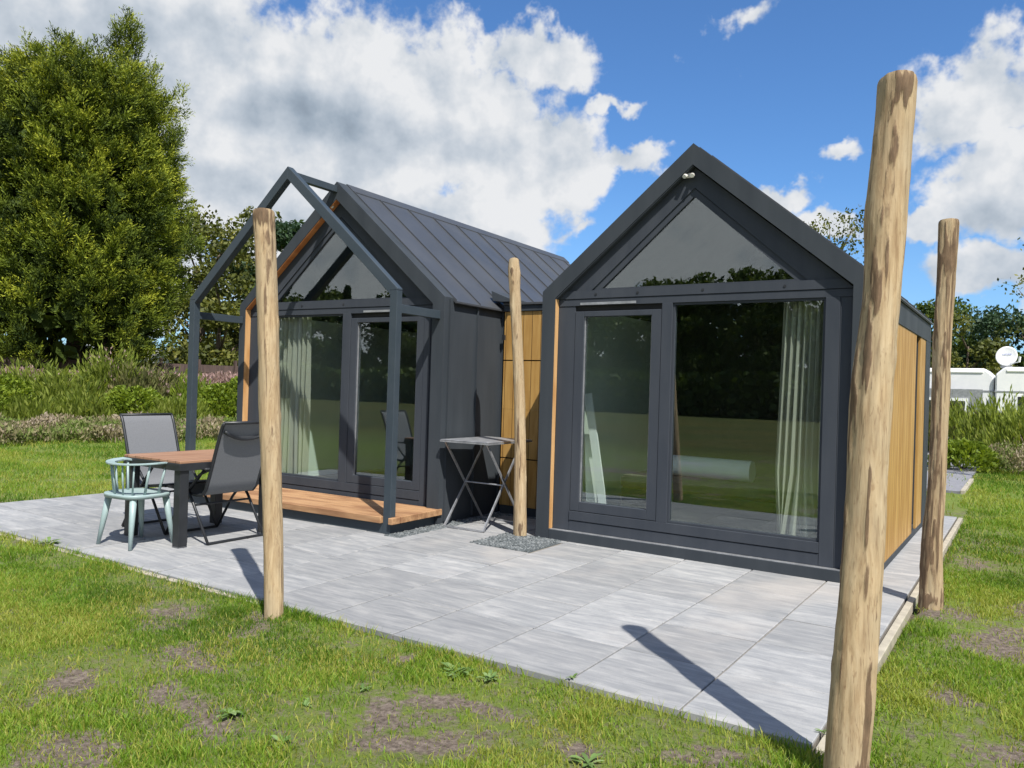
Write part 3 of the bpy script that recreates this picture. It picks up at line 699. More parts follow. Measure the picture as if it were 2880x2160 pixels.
MB().box(-.85, .85, -.4, .6, 0, .30).build('bed_base', 'room_dark', bd, bevel=.01)
MB().box(-.86, .86, -.41, .61, .302, .435).build('bed_mattress', 'bedcover', bd, bevel=.03)
tag(MB().tube([(.92, 1.2, .70), (1.76, 1.17, .70)], .105, 24).build('rolled_mattress', 'mattress', smooth=False), 'white rolled mattress lying on the bed in the right cabin', 'mattress')

# ------------------------------------------------------------------ timber poles
m, t, b = pmat('peeled_pole', (.5, .4, .25), .8, spec=.25)
o_ = t.new('ShaderNodeTexCoord').outputs['Object']; at = t.new('ShaderNodeAttribute'); at.attribute_name = 'v'; a2 = t.new('ShaderNodeAttribute'); a2.attribute_name = 'tone'
g1 = t.noise(t.vec('MULTIPLY', o_, (9, 9, .9)), 5, 8, .65, .3); g2 = t.noise(t.vec('MULTIPLY', o_, (1, 1, .35)), 6, 4, .6); g3 = t.noise(t.vec('MULTIPLY', o_, (1.5, 1.5, .5)), 45, 3, .6)
col = t.ramp(g1, [(.22, (.15, .092, .048)), (.36, (.29, .195, .105)), (.54, (.44, .325, .19)), (.82, (.60, .48, .31))])
col = t.mix(t.mapr(g2, .42, .66, 0, .6), col, (.41, .345, .235))
col = t.mix(t.mapr(g3, .60, .72, 0, .6), col, (.24, .15, .08))
col = t.mix(t.math('MULTIPLY', a2.outputs['Fac'], .6), col, (.34, .25, .15))
br = t.ramp(t.noise(t.vec('MULTIPLY', o_, (8, 8, 1.6)), 7, 6, .7), [(.3, (.045, .026, .017)), (.55, (.125, .075, .045)), (.8, (.26, .175, .11))])
crk = t.noise(t.vec('MULTIPLY', o_, (1, 1, .045)), 34, 3, .6)
col = t.mix(t.mapr(t.math('ABSOLUTE', t.math('SUBTRACT', crk, .5)), .0, .018, .55, 0), col, (.16, .10, .055))
kk = t.mapr(t.math('ADD', at.outputs['Fac'], t.math('MULTIPLY', t.math('SUBTRACT', g1, .5), .7)), .40, .56)
t.l.new(t.mix(t.math('MULTIPLY', kk, .84), col, br), b.inputs['Base Color']); bump(t, b, t.math('ADD', g1, t.math('MULTIPLY', kk, .6)), .55, .006); MT['pole'] = m
def pole(label, prof, y0, ytop=0.0, seed=0, marks=(), low=0.30):
    """prof: (x, z, radius); marks: (z, angle, dz, dangle, weight) bark remnants. angle 0 faces the viewer"""
    pr = sorted(prof, key=lambda q: q[1]); zs = np.array([q[1] for q in pr]); xs_ = np.array([q[0] for q in pr]); rs = np.array([q[2] for q in pr])
    z0, z1 = -.12, zs[-1]; nz_, na = 190, 56
    Z = np.linspace(z0, z1, nz_); th = np.arange(na)*2*PI/na
    # smooth the profile
    xi_ = np.interp(Z, zs, xs_); ri = np.interp(Z, zs, rs)
    ker = np.hanning(23); ker /= ker.sum(); pad = lambda a: np.concatenate([np.full(11, a[0]), a, np.full(11, a[-1])])
    xi_ = np.convolve(pad(xi_), ker, 'valid'); ri = np.convolve(pad(ri), ker, 'valid')
    yi = y0+ytop*np.clip(Z/z1, 0, 1)
    ZZ, TT = np.meshgrid(Z, th, indexing='ij')
    vd = math.atan2(CAM.y-y0, CAM.x-xs_[0])      # angle towards the viewer
    cx_, cy_ = np.cos(TT), np.sin(TT)
    n1 = fbm_np(cx_*1.3+seed, cy_*1.3, ZZ*2.2, seed+1, 4)-.5; n2 = fbm_np(cx_*5+seed, cy_*5, ZZ*7, seed+2, 3)-.5
    R = ri[:, None]*(1+.24*n1+.10*n2)
    rgp = np.random.default_rng(seed)
    for _k in range(7):
        zk, ak = rgp.uniform(.1, z1-.1), rgp.uniform(0, 2*PI); dk_ = (TT-ak+PI) % (2*PI)-PI
        R = R+.006*np.exp(-((ZZ-zk)/.035)**2-(dk_/.35)**2)-.003*np.exp(-((ZZ-zk)/.012)**2-(dk_/.12)**2)
    stk0 = fbm_np(cx_*8+seed, cy_*8, ZZ*1.5, seed+19, 4)
    bark = np.clip((fbm_np(cx_*1.8+seed*3, cy_*1.8, ZZ*1.3+seed, seed+7, 4)-.57+low*.35)*4.5, 0, 1)*(.30+1.0*np.clip(stk0-.3, 0, 1))
    for (zm, am, dz_, da, wt) in marks:
        dA = (TT-(vd+am)+PI) % (2*PI)-PI
        jag = (fbm_np(cx_*5+seed, cy_*5, ZZ*7, seed+11, 5)-.5)*2.2
        dA2 = dA+.5*da*(fbm_np(ZZ*3+seed, 0*ZZ, am, seed+13, 3)-.5)*2
        env = np.clip(1.25-np.sqrt(((ZZ-zm)/dz_)**2+(dA2/da)**2)**.8+jag, 0, 1)
        stk = fbm_np(cx_*7+seed, cy_*7, ZZ*2.2+am, seed+17, 4)
        bark = np.maximum(bark, wt*env*(.66+1.05*np.clip(stk-.22, 0, 1)))
    bark = np.clip(bark, 0, 1)
    R = R+.0035*np.clip((bark-.42)*6, 0, 1)
    topd = np.clip((Z-(z1-.01))/.01, 0, 1)[:, None]; R = R*(1-.05*topd)
    base_x, base_y = xs_[0], y0
    tiltz = .012*np.cos(TT-vd)*np.clip((ZZ-(z1-.1))/.1, 0, 1)
    V = np.stack([xi_[:, None]+R*cx_-base_x, yi[:, None]+R*cy_-base_y, ZZ+tiltz], -1).reshape(-1, 3)
    id_ = np.arange(nz_*na).reshape(nz_, na); nxt = np.roll(id_, -1, 1)
    F = np.stack([id_[:-1], nxt[:-1], nxt[1:], id_[1:]], -1).reshape(-1)
    tone = np.clip(fbm_np(cx_*1.1+seed, cy_*1.1, ZZ*1.1, seed+31, 3)*2.6-.85, 0, 1).reshape(-1)
    T = thing('wooden_post', label, 'post', (base_x, base_y, 0), group='peeled timber posts round the terrace')
    np_mesh('trunk', V, F, 4, 'pole', T, attr={'v': bark.reshape(-1), 'tone': tone}, smooth=True)
    ring = V[-na:]; c_ = ring.mean(0)+np.array([0, 0, .004]); V2 = np.concatenate([ring, ring*.5+c_*.5+np.array([0, 0, .002]), [c_]])
    F2 = []
    for k_ in range(na): F2 += [(k_, (k_+1) % na, na+(k_+1) % na, na+k_), (na+k_, na+(k_+1) % na, 2*na)]
    mb = MB(); mb.add([tuple(q) for q in V2], F2); mb.build('cut_end', 'lining', T)
    return T
pole('peeled tree pole in the grass before the table, leaning slightly left',
     [(-.150, 2.545, .069), (-.143, 2.49, .067), (-.118, 2.3, .065), (-.039, 1.578, .066), (-.032, 1.46, .066), (.080, .373, .060), (.109, -.013, .058)], -3.287, .03, 3,
     [(2.50, 0, .09, 3.2, .85), (2.36, .2, .12, .5, .85), (2.20, .35, .16, .35, .72), (1.95, -.1, .12, .22, .6), (1.12, .15, .12, .3, .5), (.25, .9, .2, .25, .55)], .16)
pole('thick tall peeled pole standing closest to the viewer at the terrace corner',
     [(3.557, 2.715, 0.073), (3.546, 2.489, 0.068), (3.529, 2.186, 0.075), (3.529, 1.915, 0.069), (3.505, 1.449, 0.077), (3.502, 1.076, 0.072), (3.489, 0.639, 0.076), (3.476, 0.208, 0.079), (3.468, 0.063, 0.079), (3.465, 0.0, 0.079)], -3.376, .17, 11,
     [(2.66, .25, .10, .75, 1.0), (2.42, .1, .22, .22, .8), (2.20, .05, .2, .28, .85), (1.98, .12, .22, .16, .8), (1.88, -.3, .22, .42, .95), (1.66, -.5, .34, .36, .9), (1.42, -.15, .3, .14, .75), (1.1, .1, .35, .10, .7), (.25, .85, .5, .22, 1.0), (.75, .3, .10, .15, .6), (1.5, -1.15, .9, .3, .75), (.5, -.6, .3, .12, .7), (.05, 0, .10, 2, .7)], .16)
pole('bark stained peeled pole on the grass behind the tall right pole',
     [(3.506, 2.741, .066), (3.504, 2.55, .064), (3.499, 2.403, .060), (3.488, 1.989, .059), (3.484, 1.29, .056), (3.472, .709, .060), (3.460, .529, .067), (3.461, .061, .075), (3.456, .0, .078)], -.223, .02, 23,
     [(2.50, -.3, .16, 1.3, 1.0), (2.25, -.9, .3, .5, 1.0), (1.82, .1, .18, .5, .85), (1.6, -.5, .2, .4, .7), (.95, .2, .12, .5, .7), (.75, -.8, .3, .6, .8), (.45, -.5, .24, 1.1, 1.0), (.22, -.9, .25, .7, 1.0), (.05, 0, .08, 1.8, .9), (1.15, .0, .2, .3, .6), (1.3, -.9, .5, .3, .8), (2.0, -.8, .3, .4, .8)], .55)
pole('slim pale pole set in a gravel square between the two cabins',
     [(-.312, 2.735, .040), (-.312, 2.66, .060), (-.298, 2.485, .054), (-.259, 2.069, .052), (-.195, 1.318, .055), (-.166, .683, .060), (-.143, .051, .063), (-.145, .0, .066)], -.056, .0, 37,
     [(2.62, -.4, .05, .9, .8), (2.5, .3, .05, 1.5, .5), (1.0, -.3, .22, .3, .75), (.8, .1, .14, .25, .7), (.62, -.1, .1, .2, .6), (.09, -.1, .10, .5, .95), (1.95, .0, .05, .2, .6)], .10)

# ------------------------------------------------------------------ dining table
Tt = thing('dining_table', 'outdoor dining table with reddish wood top and dark square legs', 'table', (-2.40, -2.07, 0))
MB().box(-.415, .425, -.50, .50, .722, .745).build('tabletop', 'tabletop', Tt, bevel=.003)
MB().box(-.42, .43, -.505, .505, .66, .7215).build('apron', 'black', Tt, bevel=.003)
for sx, sy in ((-1, -1), (1, -1), (1, 1), (-1, 1)):
    x, y = sx*.365+.005, sy*.445
    lg = MB().box(x-.043, x+.043, y-.043, y+.043, .012, .659).build('leg', 'black', Tt, bevel=.003)
    MB().box(x-.035, x+.035, y-.035, y+.035, 0, .0115).build('foot', 'galv', lg)

# ------------------------------------------------------------------ reclining garden chairs (front faces +x)
def recliner(label, loc, rz):
    T = thing('garden_chair', label, 'chair', loc, rz, 'black frame textile garden chairs')
    hw = .285
    prof = [(.27, .455), (.22, .452), (.05, .43), (-.12, .415), (-.20, .425), (-.245, .47), (-.27, .54), (-.32, .68), (-.38, .86), (-.43, 1.0), (-.455, 1.05), (-.475, 1.072)]
    V = [(x, sgn*(hw-.03), z) for sgn in (-1, 1) for x, z in prof]; n = len(prof)
    V2 = [(x-.006, y, z-.006) for x, y, z in V]
    F = [(i, i+1, n+i+1, n+i) for i in range(n-1)]
    mb = MB(); mb.add(V+V2, F+[tuple(2*n+k for k in f_[::-1]) for f_ in F]); mb.build('sling', 'mesh_fabric', T, smooth=True)
    # curved head band seen behind the sling
    hb = MB(); pts = []
    for k in range(9):
        u_ = -1+2*k/8; z_ = .995-.075*(1-u_*u_); pts.append((-.43+(.995-z_)*.38-.030, u_*(hw-.035), z_))
    hb.tube(pts, .016, 6); hb.build('head_band', 'black', T, smooth=True)
    fr = MB()
    for sgn in (-1, 1):
        fr.tube([(.30, sgn*(hw-.015), .455)]+[(x, sgn*(hw-.015), z) for x, z in prof[1:]], .014, 8)
    fr.tube([(-.475, -(hw-.015), 1.072), (-.475, hw-.015, 1.072)], .014, 8); fr.tube([(.30, -(hw-.015), .455), (.30, hw-.015, .455)], .014, 8)
    fr.build('frame', 'black', T, smooth=True)
    for sgn in (-1, 1):
        y = sgn*(hw+.012)
        MB().tube([(-.335, y, .015), (-.10, y, .36), (.13, y, .62), (.20, y, .645)], .013, 8).build('leg', 'black', T, smooth=True)
        MB().tube([(.32, y-sgn*.022, .015), (.10, y-sgn*.022, .33), (-.16, y-sgn*.022, .60), (-.30, y-sgn*.022, .655)], .013, 8).build('leg', 'black', T, smooth=True)
        MB().box(-.31, .21, y-.024, y+.024, .652, .672).build('armrest', 'armrest', T, bevel=.006)
    MB().tube([(-.335, -(hw+.012), .015), (-.335, hw+.012, .015)], .012, 8).build('stretcher', 'black', T)
    MB().tube([(.32, -(hw-.01), .015), (.32, hw-.01, .015)], .012, 8).build('stretcher', 'black', T)
    MB().tube([(-.13, -(hw), .33), (-.13, hw, .33)], .010, 8).build('stretcher', 'black', T)
    return T
MT['armrest'] = noisy('armrest_plastic', (.03, .033, .037), (.05, .053, .057), 8, (.22, .3))
ch1 = recliner('reclining textile chair seen from behind, right of the table beside the pole', (-2.26, -2.015, 0), PI)
ch2 = recliner('reclining chair beyond the table, left of the portal post, its grey sling lit', (-2.90, -2.02, 0), 0)

# ------------------------------------------------------------------ green-grey round-backed chair
def tub_chair():
    T = thing('spindle_chair', 'pale grey green plastic armchair with round back rail at the near end of the table', 'chair', (-2.44, -2.66, 0), math.radians(4))
    # seat: rounded plate with raised rear lip
    n = 40; V = []; 
    def sup(a, r, z, dz=0):
        ca, sa = math.cos(a), math.sin(a); e = .62
        return (r*math.copysign(abs(ca)**e, ca)*.235, r*math.copysign(abs(sa)**e, sa)*.225, z)
    rings = [(.0, .440), (.5, .436), (.85, .446), (1.0, .452), (1.02, .442), (1.0, .415), (.9, .42), (.0, .425)]
    for r, z in rings:
        for k in range(n): V.append(sup(2*PI*k/n, max(r, .001), z))
    F = [(i*n+k, i*n+(k+1) % n, (i+1)*n+(k+1) % n, (i+1)*n+k) for i in range(len(rings)-1) for k in range(n)]
    mb = MB(); mb.add(V, F); mb.build('seat', 'sage', T, smooth=True)
    for sx, sy in ((-1, -1), (1, -1), (1, 1), (-1, 1)):
        MB().tube([(sx*.165, sy*.155, .425), (sx*.19, sy*.18, .22), (sx*.218, sy*.208, 0)], [.030, .024, .015], 8).build('leg', 'sage', T, smooth=True)
    # back rail: wide flat arc round the rear (towards -y), arms reaching forward
    pts = []
    for k in range(25):
        a = PI+ (k/24)*PI; pts.append((.265*math.cos(a), .05+.26*math.sin(a)*1.0, .715+.012*math.sin(a)))
    pts = [(-.262, .13, .700)]+pts+[(.262, .13, .700)]
    V = []; 
    for i, p_ in enumerate(pts):
        p_ = Vector(p_); d = (Vector(pts[min(i+1, len(pts)-1)])-Vector(pts[max(i-1, 0)])).normalized(); nrm = Vector((d.y, -d.x, 0))
        w_ = .036 if 2 < i < len(pts)-3 else .028
        for q, z in ((-w_, -.010), (w_, -.002), (w_, .014), (-w_, .008)): V.append(tuple(p_+nrm*q+Vector((0, 0, z))))
    F = [(i*4+k, i*4+(k+1) % 4, (i+1)*4+(k+1) % 4, (i+1)*4+k) for i in range(len(pts)-1) for k in range(4)]+[(3, 2, 1, 0), tuple((len(pts)-1)*4+k for k in range(4))]
    mb = MB(); mb.add(V, F); mb.build('back_rail', 'sage', T, bevel=.003)
    for a, thick in ((.0, 1), (180, 1), (205, 1), (232, 0), (255, 0), (285, 0), (308, 0), (335, 1)):
        ar = math.radians(a); top = (.262*math.cos(ar), .05+.258*math.sin(ar), .705); bot = (.205*math.cos(ar), .02+.20*math.sin(ar), .44)
        if a in (0, 180): bot = (bot[0], .05, .44); top = (top[0], .08, .70)
        MB().tube([bot, top], [.012, .010] if thick else [.008, .007], 8).build('spindle', 'sage', T, smooth=True)
tub_chair()

# ------------------------------------------------------------------ folding side table
Tb = thing('folding_table', 'light metal folding table standing by the slim pole and the cabin wall', 'table', (-.74, .17, 0))
MB().box(-.30, .30, -.40, .42, .897, .903).build('tabletop', 'galv', Tb, bevel=.003)
rm = MB()
for a, b_ in (((-.30, -.40), (.30, -.40)), ((.30, -.40), (.30, .42)), ((.30, .42), (-.30, .42)), ((-.30, .42), (-.30, -.40))):
    rm.bar((a[0], a[1], .885), (b_[0], b_[1], .887), .012, .016)
rm.build('rim', 'galv', Tb)
for sx in (-1, 1):
    MB().bar((sx*.245, -.36, .01), (sx*.235, .33, .88), .022, .014, (1, 0, 0)).build('leg', 'galv', Tb)
    MB().bar((sx*.262, .34, .01), (sx*.262, -.36, .88), .022, .014, (1, 0, 0)).build('leg', 'galv', Tb)
MB().bar((-.245, -.36, .012), (.245, -.36, .012), .016, .016).build('stretcher', 'galv', Tb)
MB().bar((-.262, .34, .012), (.262, .34, .012), .016, .016).build('stretcher', 'galv', Tb)
MB().tube([(-.262, -.005, .44), (.262, -.005, .44)], .008, 8).build('pivot_rod', 'galv', Tb)

# ------------------------------------------------------------------ foliage builders
def leaf_cards(c, d, size, val, asp=.5, fold=0.0):
    """diamond shaped leaves at c (n,3) pointing along d (n,3)"""
    n = len(c); d = unit(d); rnd = RNG.normal(size=(n, 3)); s = unit(np.cross(d, rnd)); size = np.broadcast_to(np.asarray(size, float).reshape(-1, 1), (n, 1))
    v = np.empty((n, 4, 3)); v[:, 0] = c-d*size*.5; v[:, 1] = c+s*size*asp*.5; v[:, 2] = c+d*size*.5; v[:, 3] = c-s*size*asp*.5
    return v.reshape(-1, 3), np.arange(n*4), np.repeat(val, 4)
def join(parts):
    V = np.concatenate([p[0] for p in parts]); off = 0; F = []
    for p in parts: F.append(p[1]+off); off += len(p[0])
    return V, np.concatenate(F), np.concatenate([p[2] for p in parts])
def rand_dir(n):
    return unit(RNG.normal(size=(n, 3)))

# big false cypress
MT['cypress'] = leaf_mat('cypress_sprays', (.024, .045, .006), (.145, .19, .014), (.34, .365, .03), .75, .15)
def cypress():
    D0 = 32.0; bx, by = CAM.x-.878*D0-.75, CAM.y+.478*D0-.3
    T = thing('conifer_tree', 'huge dense yellow green conifer towering behind the shrubs on the left', 'tree', (bx, by, 0))
    prz = np.array([1.3, 2.0, 3.2, 5, 7.2, 8.9, 10.2, 11.1, 11.8, 12.3, 12.5]); prr = np.array([2.5, 3.0, 3.3, 3.4, 3.4, 3.35, 3.15, 2.8, 2.2, 1.3, .5])
    # leaders: (dx along view-right, height, radius)
    R2 = np.array([rr.x, rr.y, 0]); R2 = R2/np.linalg.norm(R2)
    def surf(n, inner=False):
        z = RNG.uniform(1.3, 12.5, n); th = RNG.uniform(0, 2*PI, n)
        keep = RNG.random(n) < np.interp(z, prz, prr)/3.6+.1; z, th = z[keep], th[keep]
        r = np.interp(z, prz, prr)
        lob = fbm_np(np.cos(th)*2.1+5, np.sin(th)*2.1, z*.55, 3, 3)-.5; lob2 = fbm_np(np.cos(th)*6+9, np.sin(th)*6, z*1.5, 8, 3)-.5
        r = r*(1+.16*lob)+.50*lob2
        if inner: r = r*RNG.uniform(.40, .80, len(r))-.1
        else: r = r-np.abs(RNG.normal(0, .42, len(r)))
        r = np.maximum(r, .05)
        p = np.stack([r*np.cos(th), r*np.sin(th), z], 1)
        return p, th, lob2
    parts = []
    B_, bth, _ = surf(1350)
    keep = (B_[:, 2] > 3.6) | (RNG.random(len(B_)) < .45); B_, bth = B_[keep], bth[keep]
    ex = []
    for (dxr, zt, n_) in ((-2.2, 12.9, 3), (-1.4, 13.0, 3), (-.6, 12.5, 3), (-2.9, 12.2, 3), (2.3, 12.9, 3), (1.15, 13.7, 3), (1.45, 14.5, 7), (1.5, 13.9, 5), (1.7, 13.2, 3), (3.0, 12.2, 3), (3.6, 10.9, 2), (4.1, 7.0, 3), (.5, 12.9, 3)):
        for _k in range(n_): ex.append((R2[0]*dxr+RNG.normal(0, .12), R2[1]*dxr+RNG.normal(0, .3), zt-.9-RNG.random()*.5))
    nb0 = len(B_); B_ = np.concatenate([B_, np.array(ex)]); bth = np.concatenate([bth, RNG.uniform(0, 2*PI, len(ex))]); nb_ = len(B_)
    isx = (np.arange(nb_) >= nb0)[:, None]
    bout = np.stack([np.cos(bth), np.sin(bth), np.zeros(nb_)], 1)*np.where(isx, .15, 1)
    bax = unit(bout*RNG.uniform(.45, 1.0, (nb_, 1))+np.array([0, 0, 1.0])*RNG.uniform(.5, 1.5, (nb_, 1))*np.where(isx, 2, 1)+RNG.normal(0, .15, (nb_, 3)))
    bl = RNG.uniform(.6, 1.2, nb_); btone = np.clip(RNG.normal(.44, .24, nb_)+.5*(fbm_np(B_[:, 0]*.5, B_[:, 1]*.5, B_[:, 2]*.4, 41)-.5), 0, 1)
    SP = 20; bi = np.repeat(np.arange(nb_), SP); n = len(bi)
    tt_ = RNG.random(n)**.8; rad_ = RNG.normal(0, 1, (n, 3)); rad_ = unit(rad_-bax[bi]*(rad_*bax[bi]).sum(1, keepdims=True))
    P_ = B_[bi]-bout[bi]*.35+bax[bi]*(bl[bi]*tt_)[:, None]+rad_*(.25*(1.05-tt_)**.9*RNG.uniform(.5, 1.1, n))[:, None]
    ax = unit(bax[bi]*1.0+rad_*RNG.uniform(.3, .9, (n, 1))+RNG.normal(0, .15, (n, 3)))
    ln = RNG.uniform(.28, .55, n)*(1.15-.3*tt_); sd0 = unit(np.cross(ax, RNG.normal(size=(n, 3))))
    tone = np.clip(btone[bi]+(tt_-.5)*.35+RNG.normal(0, .10, n), 0, 1)  # bough and spray bases coloured darker, as painted shade between the clumps
    K_ = 10
    for k_ in range(K_):
        t_ = k_/(K_-1); side = sd0*(1 if k_ % 2 else -1)+RNG.normal(0, .25, (n, 3))
        c = P_+ax*(ln*t_)[:, None]+side*(ln*.24*(1-.7*t_))[:, None]-np.array([0, 0, 1])*(ln*.10*t_*t_)[:, None]
        d = unit(ax+side*.7)
        parts.append(leaf_cards(c, d, (.125+.05*RNG.random(n))*(1.1-.4*t_), np.clip(tone+(t_-.5)*.5, 0, 1), .26))
    # inner mass, coloured dark to paint the shade in the gaps between boughs
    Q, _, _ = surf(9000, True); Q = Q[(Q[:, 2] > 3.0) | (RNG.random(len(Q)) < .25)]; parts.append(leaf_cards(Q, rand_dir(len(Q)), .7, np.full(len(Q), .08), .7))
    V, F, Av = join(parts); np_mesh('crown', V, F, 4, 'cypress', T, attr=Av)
    tr = MB(); tr.tube([(0, 0, -.1), (.05, 0, 3), (0, .1, 9)], [.32, .26, .1], 12)
    for dxr, lean in ((-1.4, -.2), (1.3, .3), (2.3, .2)):
        tr.tube([(R2[0]*dxr, R2[1]*dxr-.6, -.1), (R2[0]*(dxr+lean), R2[1]*(dxr+lean)-.5, 3.5)], [.17, .12], 10)
    tr.build('trunk', 'bark', T, smooth=True)
cypress()

TREES = {}
def leaf_tree(name, label, loc, h, rad, mat, seed, nblob=16, nleaf=9000, size=.34, zlow=.25, trunk=.16, group=None, airy=1.0, conic=False):
    rg = np.random.default_rng(seed)
    T = thing(name, label, 'tree', loc, rg.uniform(0, 6), group)
    parts = []; blobs = []
    for k_ in range(nblob):
        u_ = rg.random(); z = h*(zlow+(1-zlow)*u_)
        rmax = rad*(1-u_)**.8 if conic else rad*math.sqrt(max(.05, 1-((u_-.42)/.62)**2))
        a = rg.uniform(0, 2*PI); q = rmax*math.sqrt(rg.random())*.8
        blobs.append((q*math.cos(a), q*math.sin(a), z, rad*rg.uniform(.24, .42)*((.70-.50*u_) if conic else (.75 if nblob > 50 else 1))))
    per = nleaf//nblob
    for (x, y, z, r) in blobs:
        d = unit(rg.normal(size=(per, 3))); rr_ = r*(rg.random(per)**.4)[:, None]*(1+.3*(fbm_np(d[:, 0]*2+x, d[:, 1]*2+y, d[:, 2]*2, seed)-.5))[:, None]
        c = np.array([x, y, z])+d*rr_*np.array([1.15, 1.15, .82])
        cl = np.floor(c*1.4); tone = _h(cl[:, 0].astype(np.int64), cl[:, 1].astype(np.int64), cl[:, 2].astype(np.int64), seed)
        parts.append(leaf_cards(c, unit(rg.normal(size=(per, 3))+np.array([0, 0, -.2])), size*rg.uniform(.6, 1.2, per), np.clip(.15+.5*tone+rg.normal(0, .18, per), 0, 1), .62))
    V, F, Av = join(parts); np_mesh('crown', V, F, 4, mat, T, attr=Av)
    tr = MB(); top = h*.72
    tr.tube([(0, 0, -.2), (.1*trunk, 0, h*.2), (.4*trunk, .3*trunk, h*.45), (0, 0, top)], [trunk*1.3, trunk, trunk*.7, trunk*.2], 8)
    for (x, y, z, r) in blobs[:9]:
        z0 = max(h*.15, z-h*.25); tr.tube([(0, 0, z0), (x*.5, y*.5, z0+(z-z0)*.6), (x, y, z)], [trunk*.45, trunk*.28, trunk*.08], 6)
    tr.build('trunk', 'bark', T, smooth=True)
    return T
MT['leafA'] = leaf_mat('broadleaf_mid', (.03, .055, .012), (.085, .13, .02), (.19, .22, .04), .6, .3)
MT['leafB'] = leaf_mat('broadleaf_olive', (.04, .055, .014), (.115, .13, .024), (.24, .23, .055), .6, .3)
MT['leafC'] = leaf_mat('bluegreen_leaves', (.018, .045, .022), (.045, .085, .04), (.10, .15, .07), .6, .25)
def at(bear, dist): a = math.radians(bear); return (CAM.x+math.sin(a)*dist, CAM.y+math.cos(a)*dist, 0)
# left background, behind the portal
leaf_tree('birch_tree', 'airy green tree right beside the huge conifer', at(-55.0, 42), 9.6, 3.0, 'leafB', 101, 18, 8000, .26)
leaf_tree('leafy_tree', 'olive tree seen through the steel portal gable', at(-52.3, 46), 10.2, 3.2, 'leafB', 102, 18, 9000, .28)
leaf_tree('leafy_tree', 'dark blue green tree behind the slim leaning pole', at(-49.6, 44), 9.4, 3.0, 'leafC', 103, 18, 9000, .28)
leaf_tree('leafy_tree', 'round dark tree behind the left cabin front', at(-46.6, 48), 9.8, 3.4, 'leafA', 104, 16, 8000, .3)
leaf_tree('leafy_tree', 'yellowish tree low behind the portal posts', at(-53.8, 38), 6.2, 2.3, 'leafB', 105, 14, 7000, .24, .1)
leaf_tree('leafy_tree', 'bushy green tree low between portal post and cabin', at(-50.6, 38), 6.0, 2.4, 'leafA', 106, 14, 7000, .24, .1)
leaf_tree('conifer_tree', 'dark spruce partly hidden behind the huge conifer', at(-60, 46), 10, 3.0, 'leafC', 107, 20, 7000, .3, .08, conic=True)
leaf_tree('leafy_tree', 'green tree beyond the left edge of the huge conifer', at(-69, 44), 9, 3.4, 'leafA', 108, 14, 6000, .3, .1)
# right background
specR = [(-7.6, 62, 8.6, 3.6, 'leafB', 'sunlit olive tree just right of the wood clad wall'), (-5.3, 66, 9.6, 3.6, 'leafA', 'dense green tree behind the stained pole'), (-3.3, 60, 8.2, 3.2, 'leafB', 'yellowish tree between stained pole and dish'),
         (-1.6, 64, 8.8, 3.6, 'leafC', 'dark tree behind the satellite dish'), (.3, 62, 7.9, 3.4, 'leafA', 'green tree at the right edge behind the caravan'), (2.6, 64, 8.4, 3.6, 'leafB', 'tree beyond the right edge of the caravans'),
         (-9.6, 66, 9.0, 3.6, 'leafA', 'tree hidden mostly behind the thick pole'), (-4.3, 72, 10.0, 3.8, 'leafC', 'tall dark tree rising farther back on the right')]
for i, (bb, dd, hh, rd, mt, lb_) in enumerate(specR): leaf_tree('leafy_tree', lb_, at(bb, dd), hh*.86, rd, mt, 200+i, 20, 9000, .30, .06, group='trees behind the caravans')
leaf_tree('birch_tree', 'thin airy treetop showing above the right cabin roof', at(-11.5, 26), 7.2, 1.7, 'leafB', 230, 16, 1900, .12, .35, .07)
leaf_tree('birch_tree', 'sparse twig ends reaching in at the right edge of the photo', at(1.2, 17), 4.6, 1.1, 'leafB', 231, 9, 700, .08, .5, .05)

# woodland across the field behind the viewer, mirrored in the windows
rg = random.Random(5); k_ = 0
for i in range(46):
    x = -98+i*2.3+rg.uniform(-1.2, 1.2); y = -50+rg.uniform(-5, 5); con = rg.random() < .28
    h_ = rg.uniform(8.2, 10.2) if not con else rg.uniform(9.5, 12.5)
    leaf_tree('spruce_tree' if con else 'leafy_tree', 'dark spruce in the wood mirrored in the cabin windows' if con else 'broad tree in the wood mirrored in the cabin windows', (x, y, 0), h_, 4.0 if not con else 2.7, 'leafC' if con else 'leafA', 300+i, 110 if con else 60, 7000, .42, .03, .2, 'dark spruces mirrored in the windows' if con else 'broad trees mirrored in the windows', 1, con)

nh = 16000; hx = RNG.uniform(-105, 12, nh); hz_ = RNG.random(nh)**.8*(2.3+.9*fbm_np(hx*.3, 0*hx, 0, 88)); hy = -42+RNG.uniform(-1, 1, nh)
Hd = thing('hedge', 'long rough hedge across the field, mirrored in the cabin windows', 'hedge', (0, 0, 0))
V, F, Av = leaf_cards(np.stack([hx, hy, hz_], 1), rand_dir(nh), .55, RNG.random(nh)*.7, .7); np_mesh('foliage', V, F, 4, 'leafA', Hd, attr=Av)
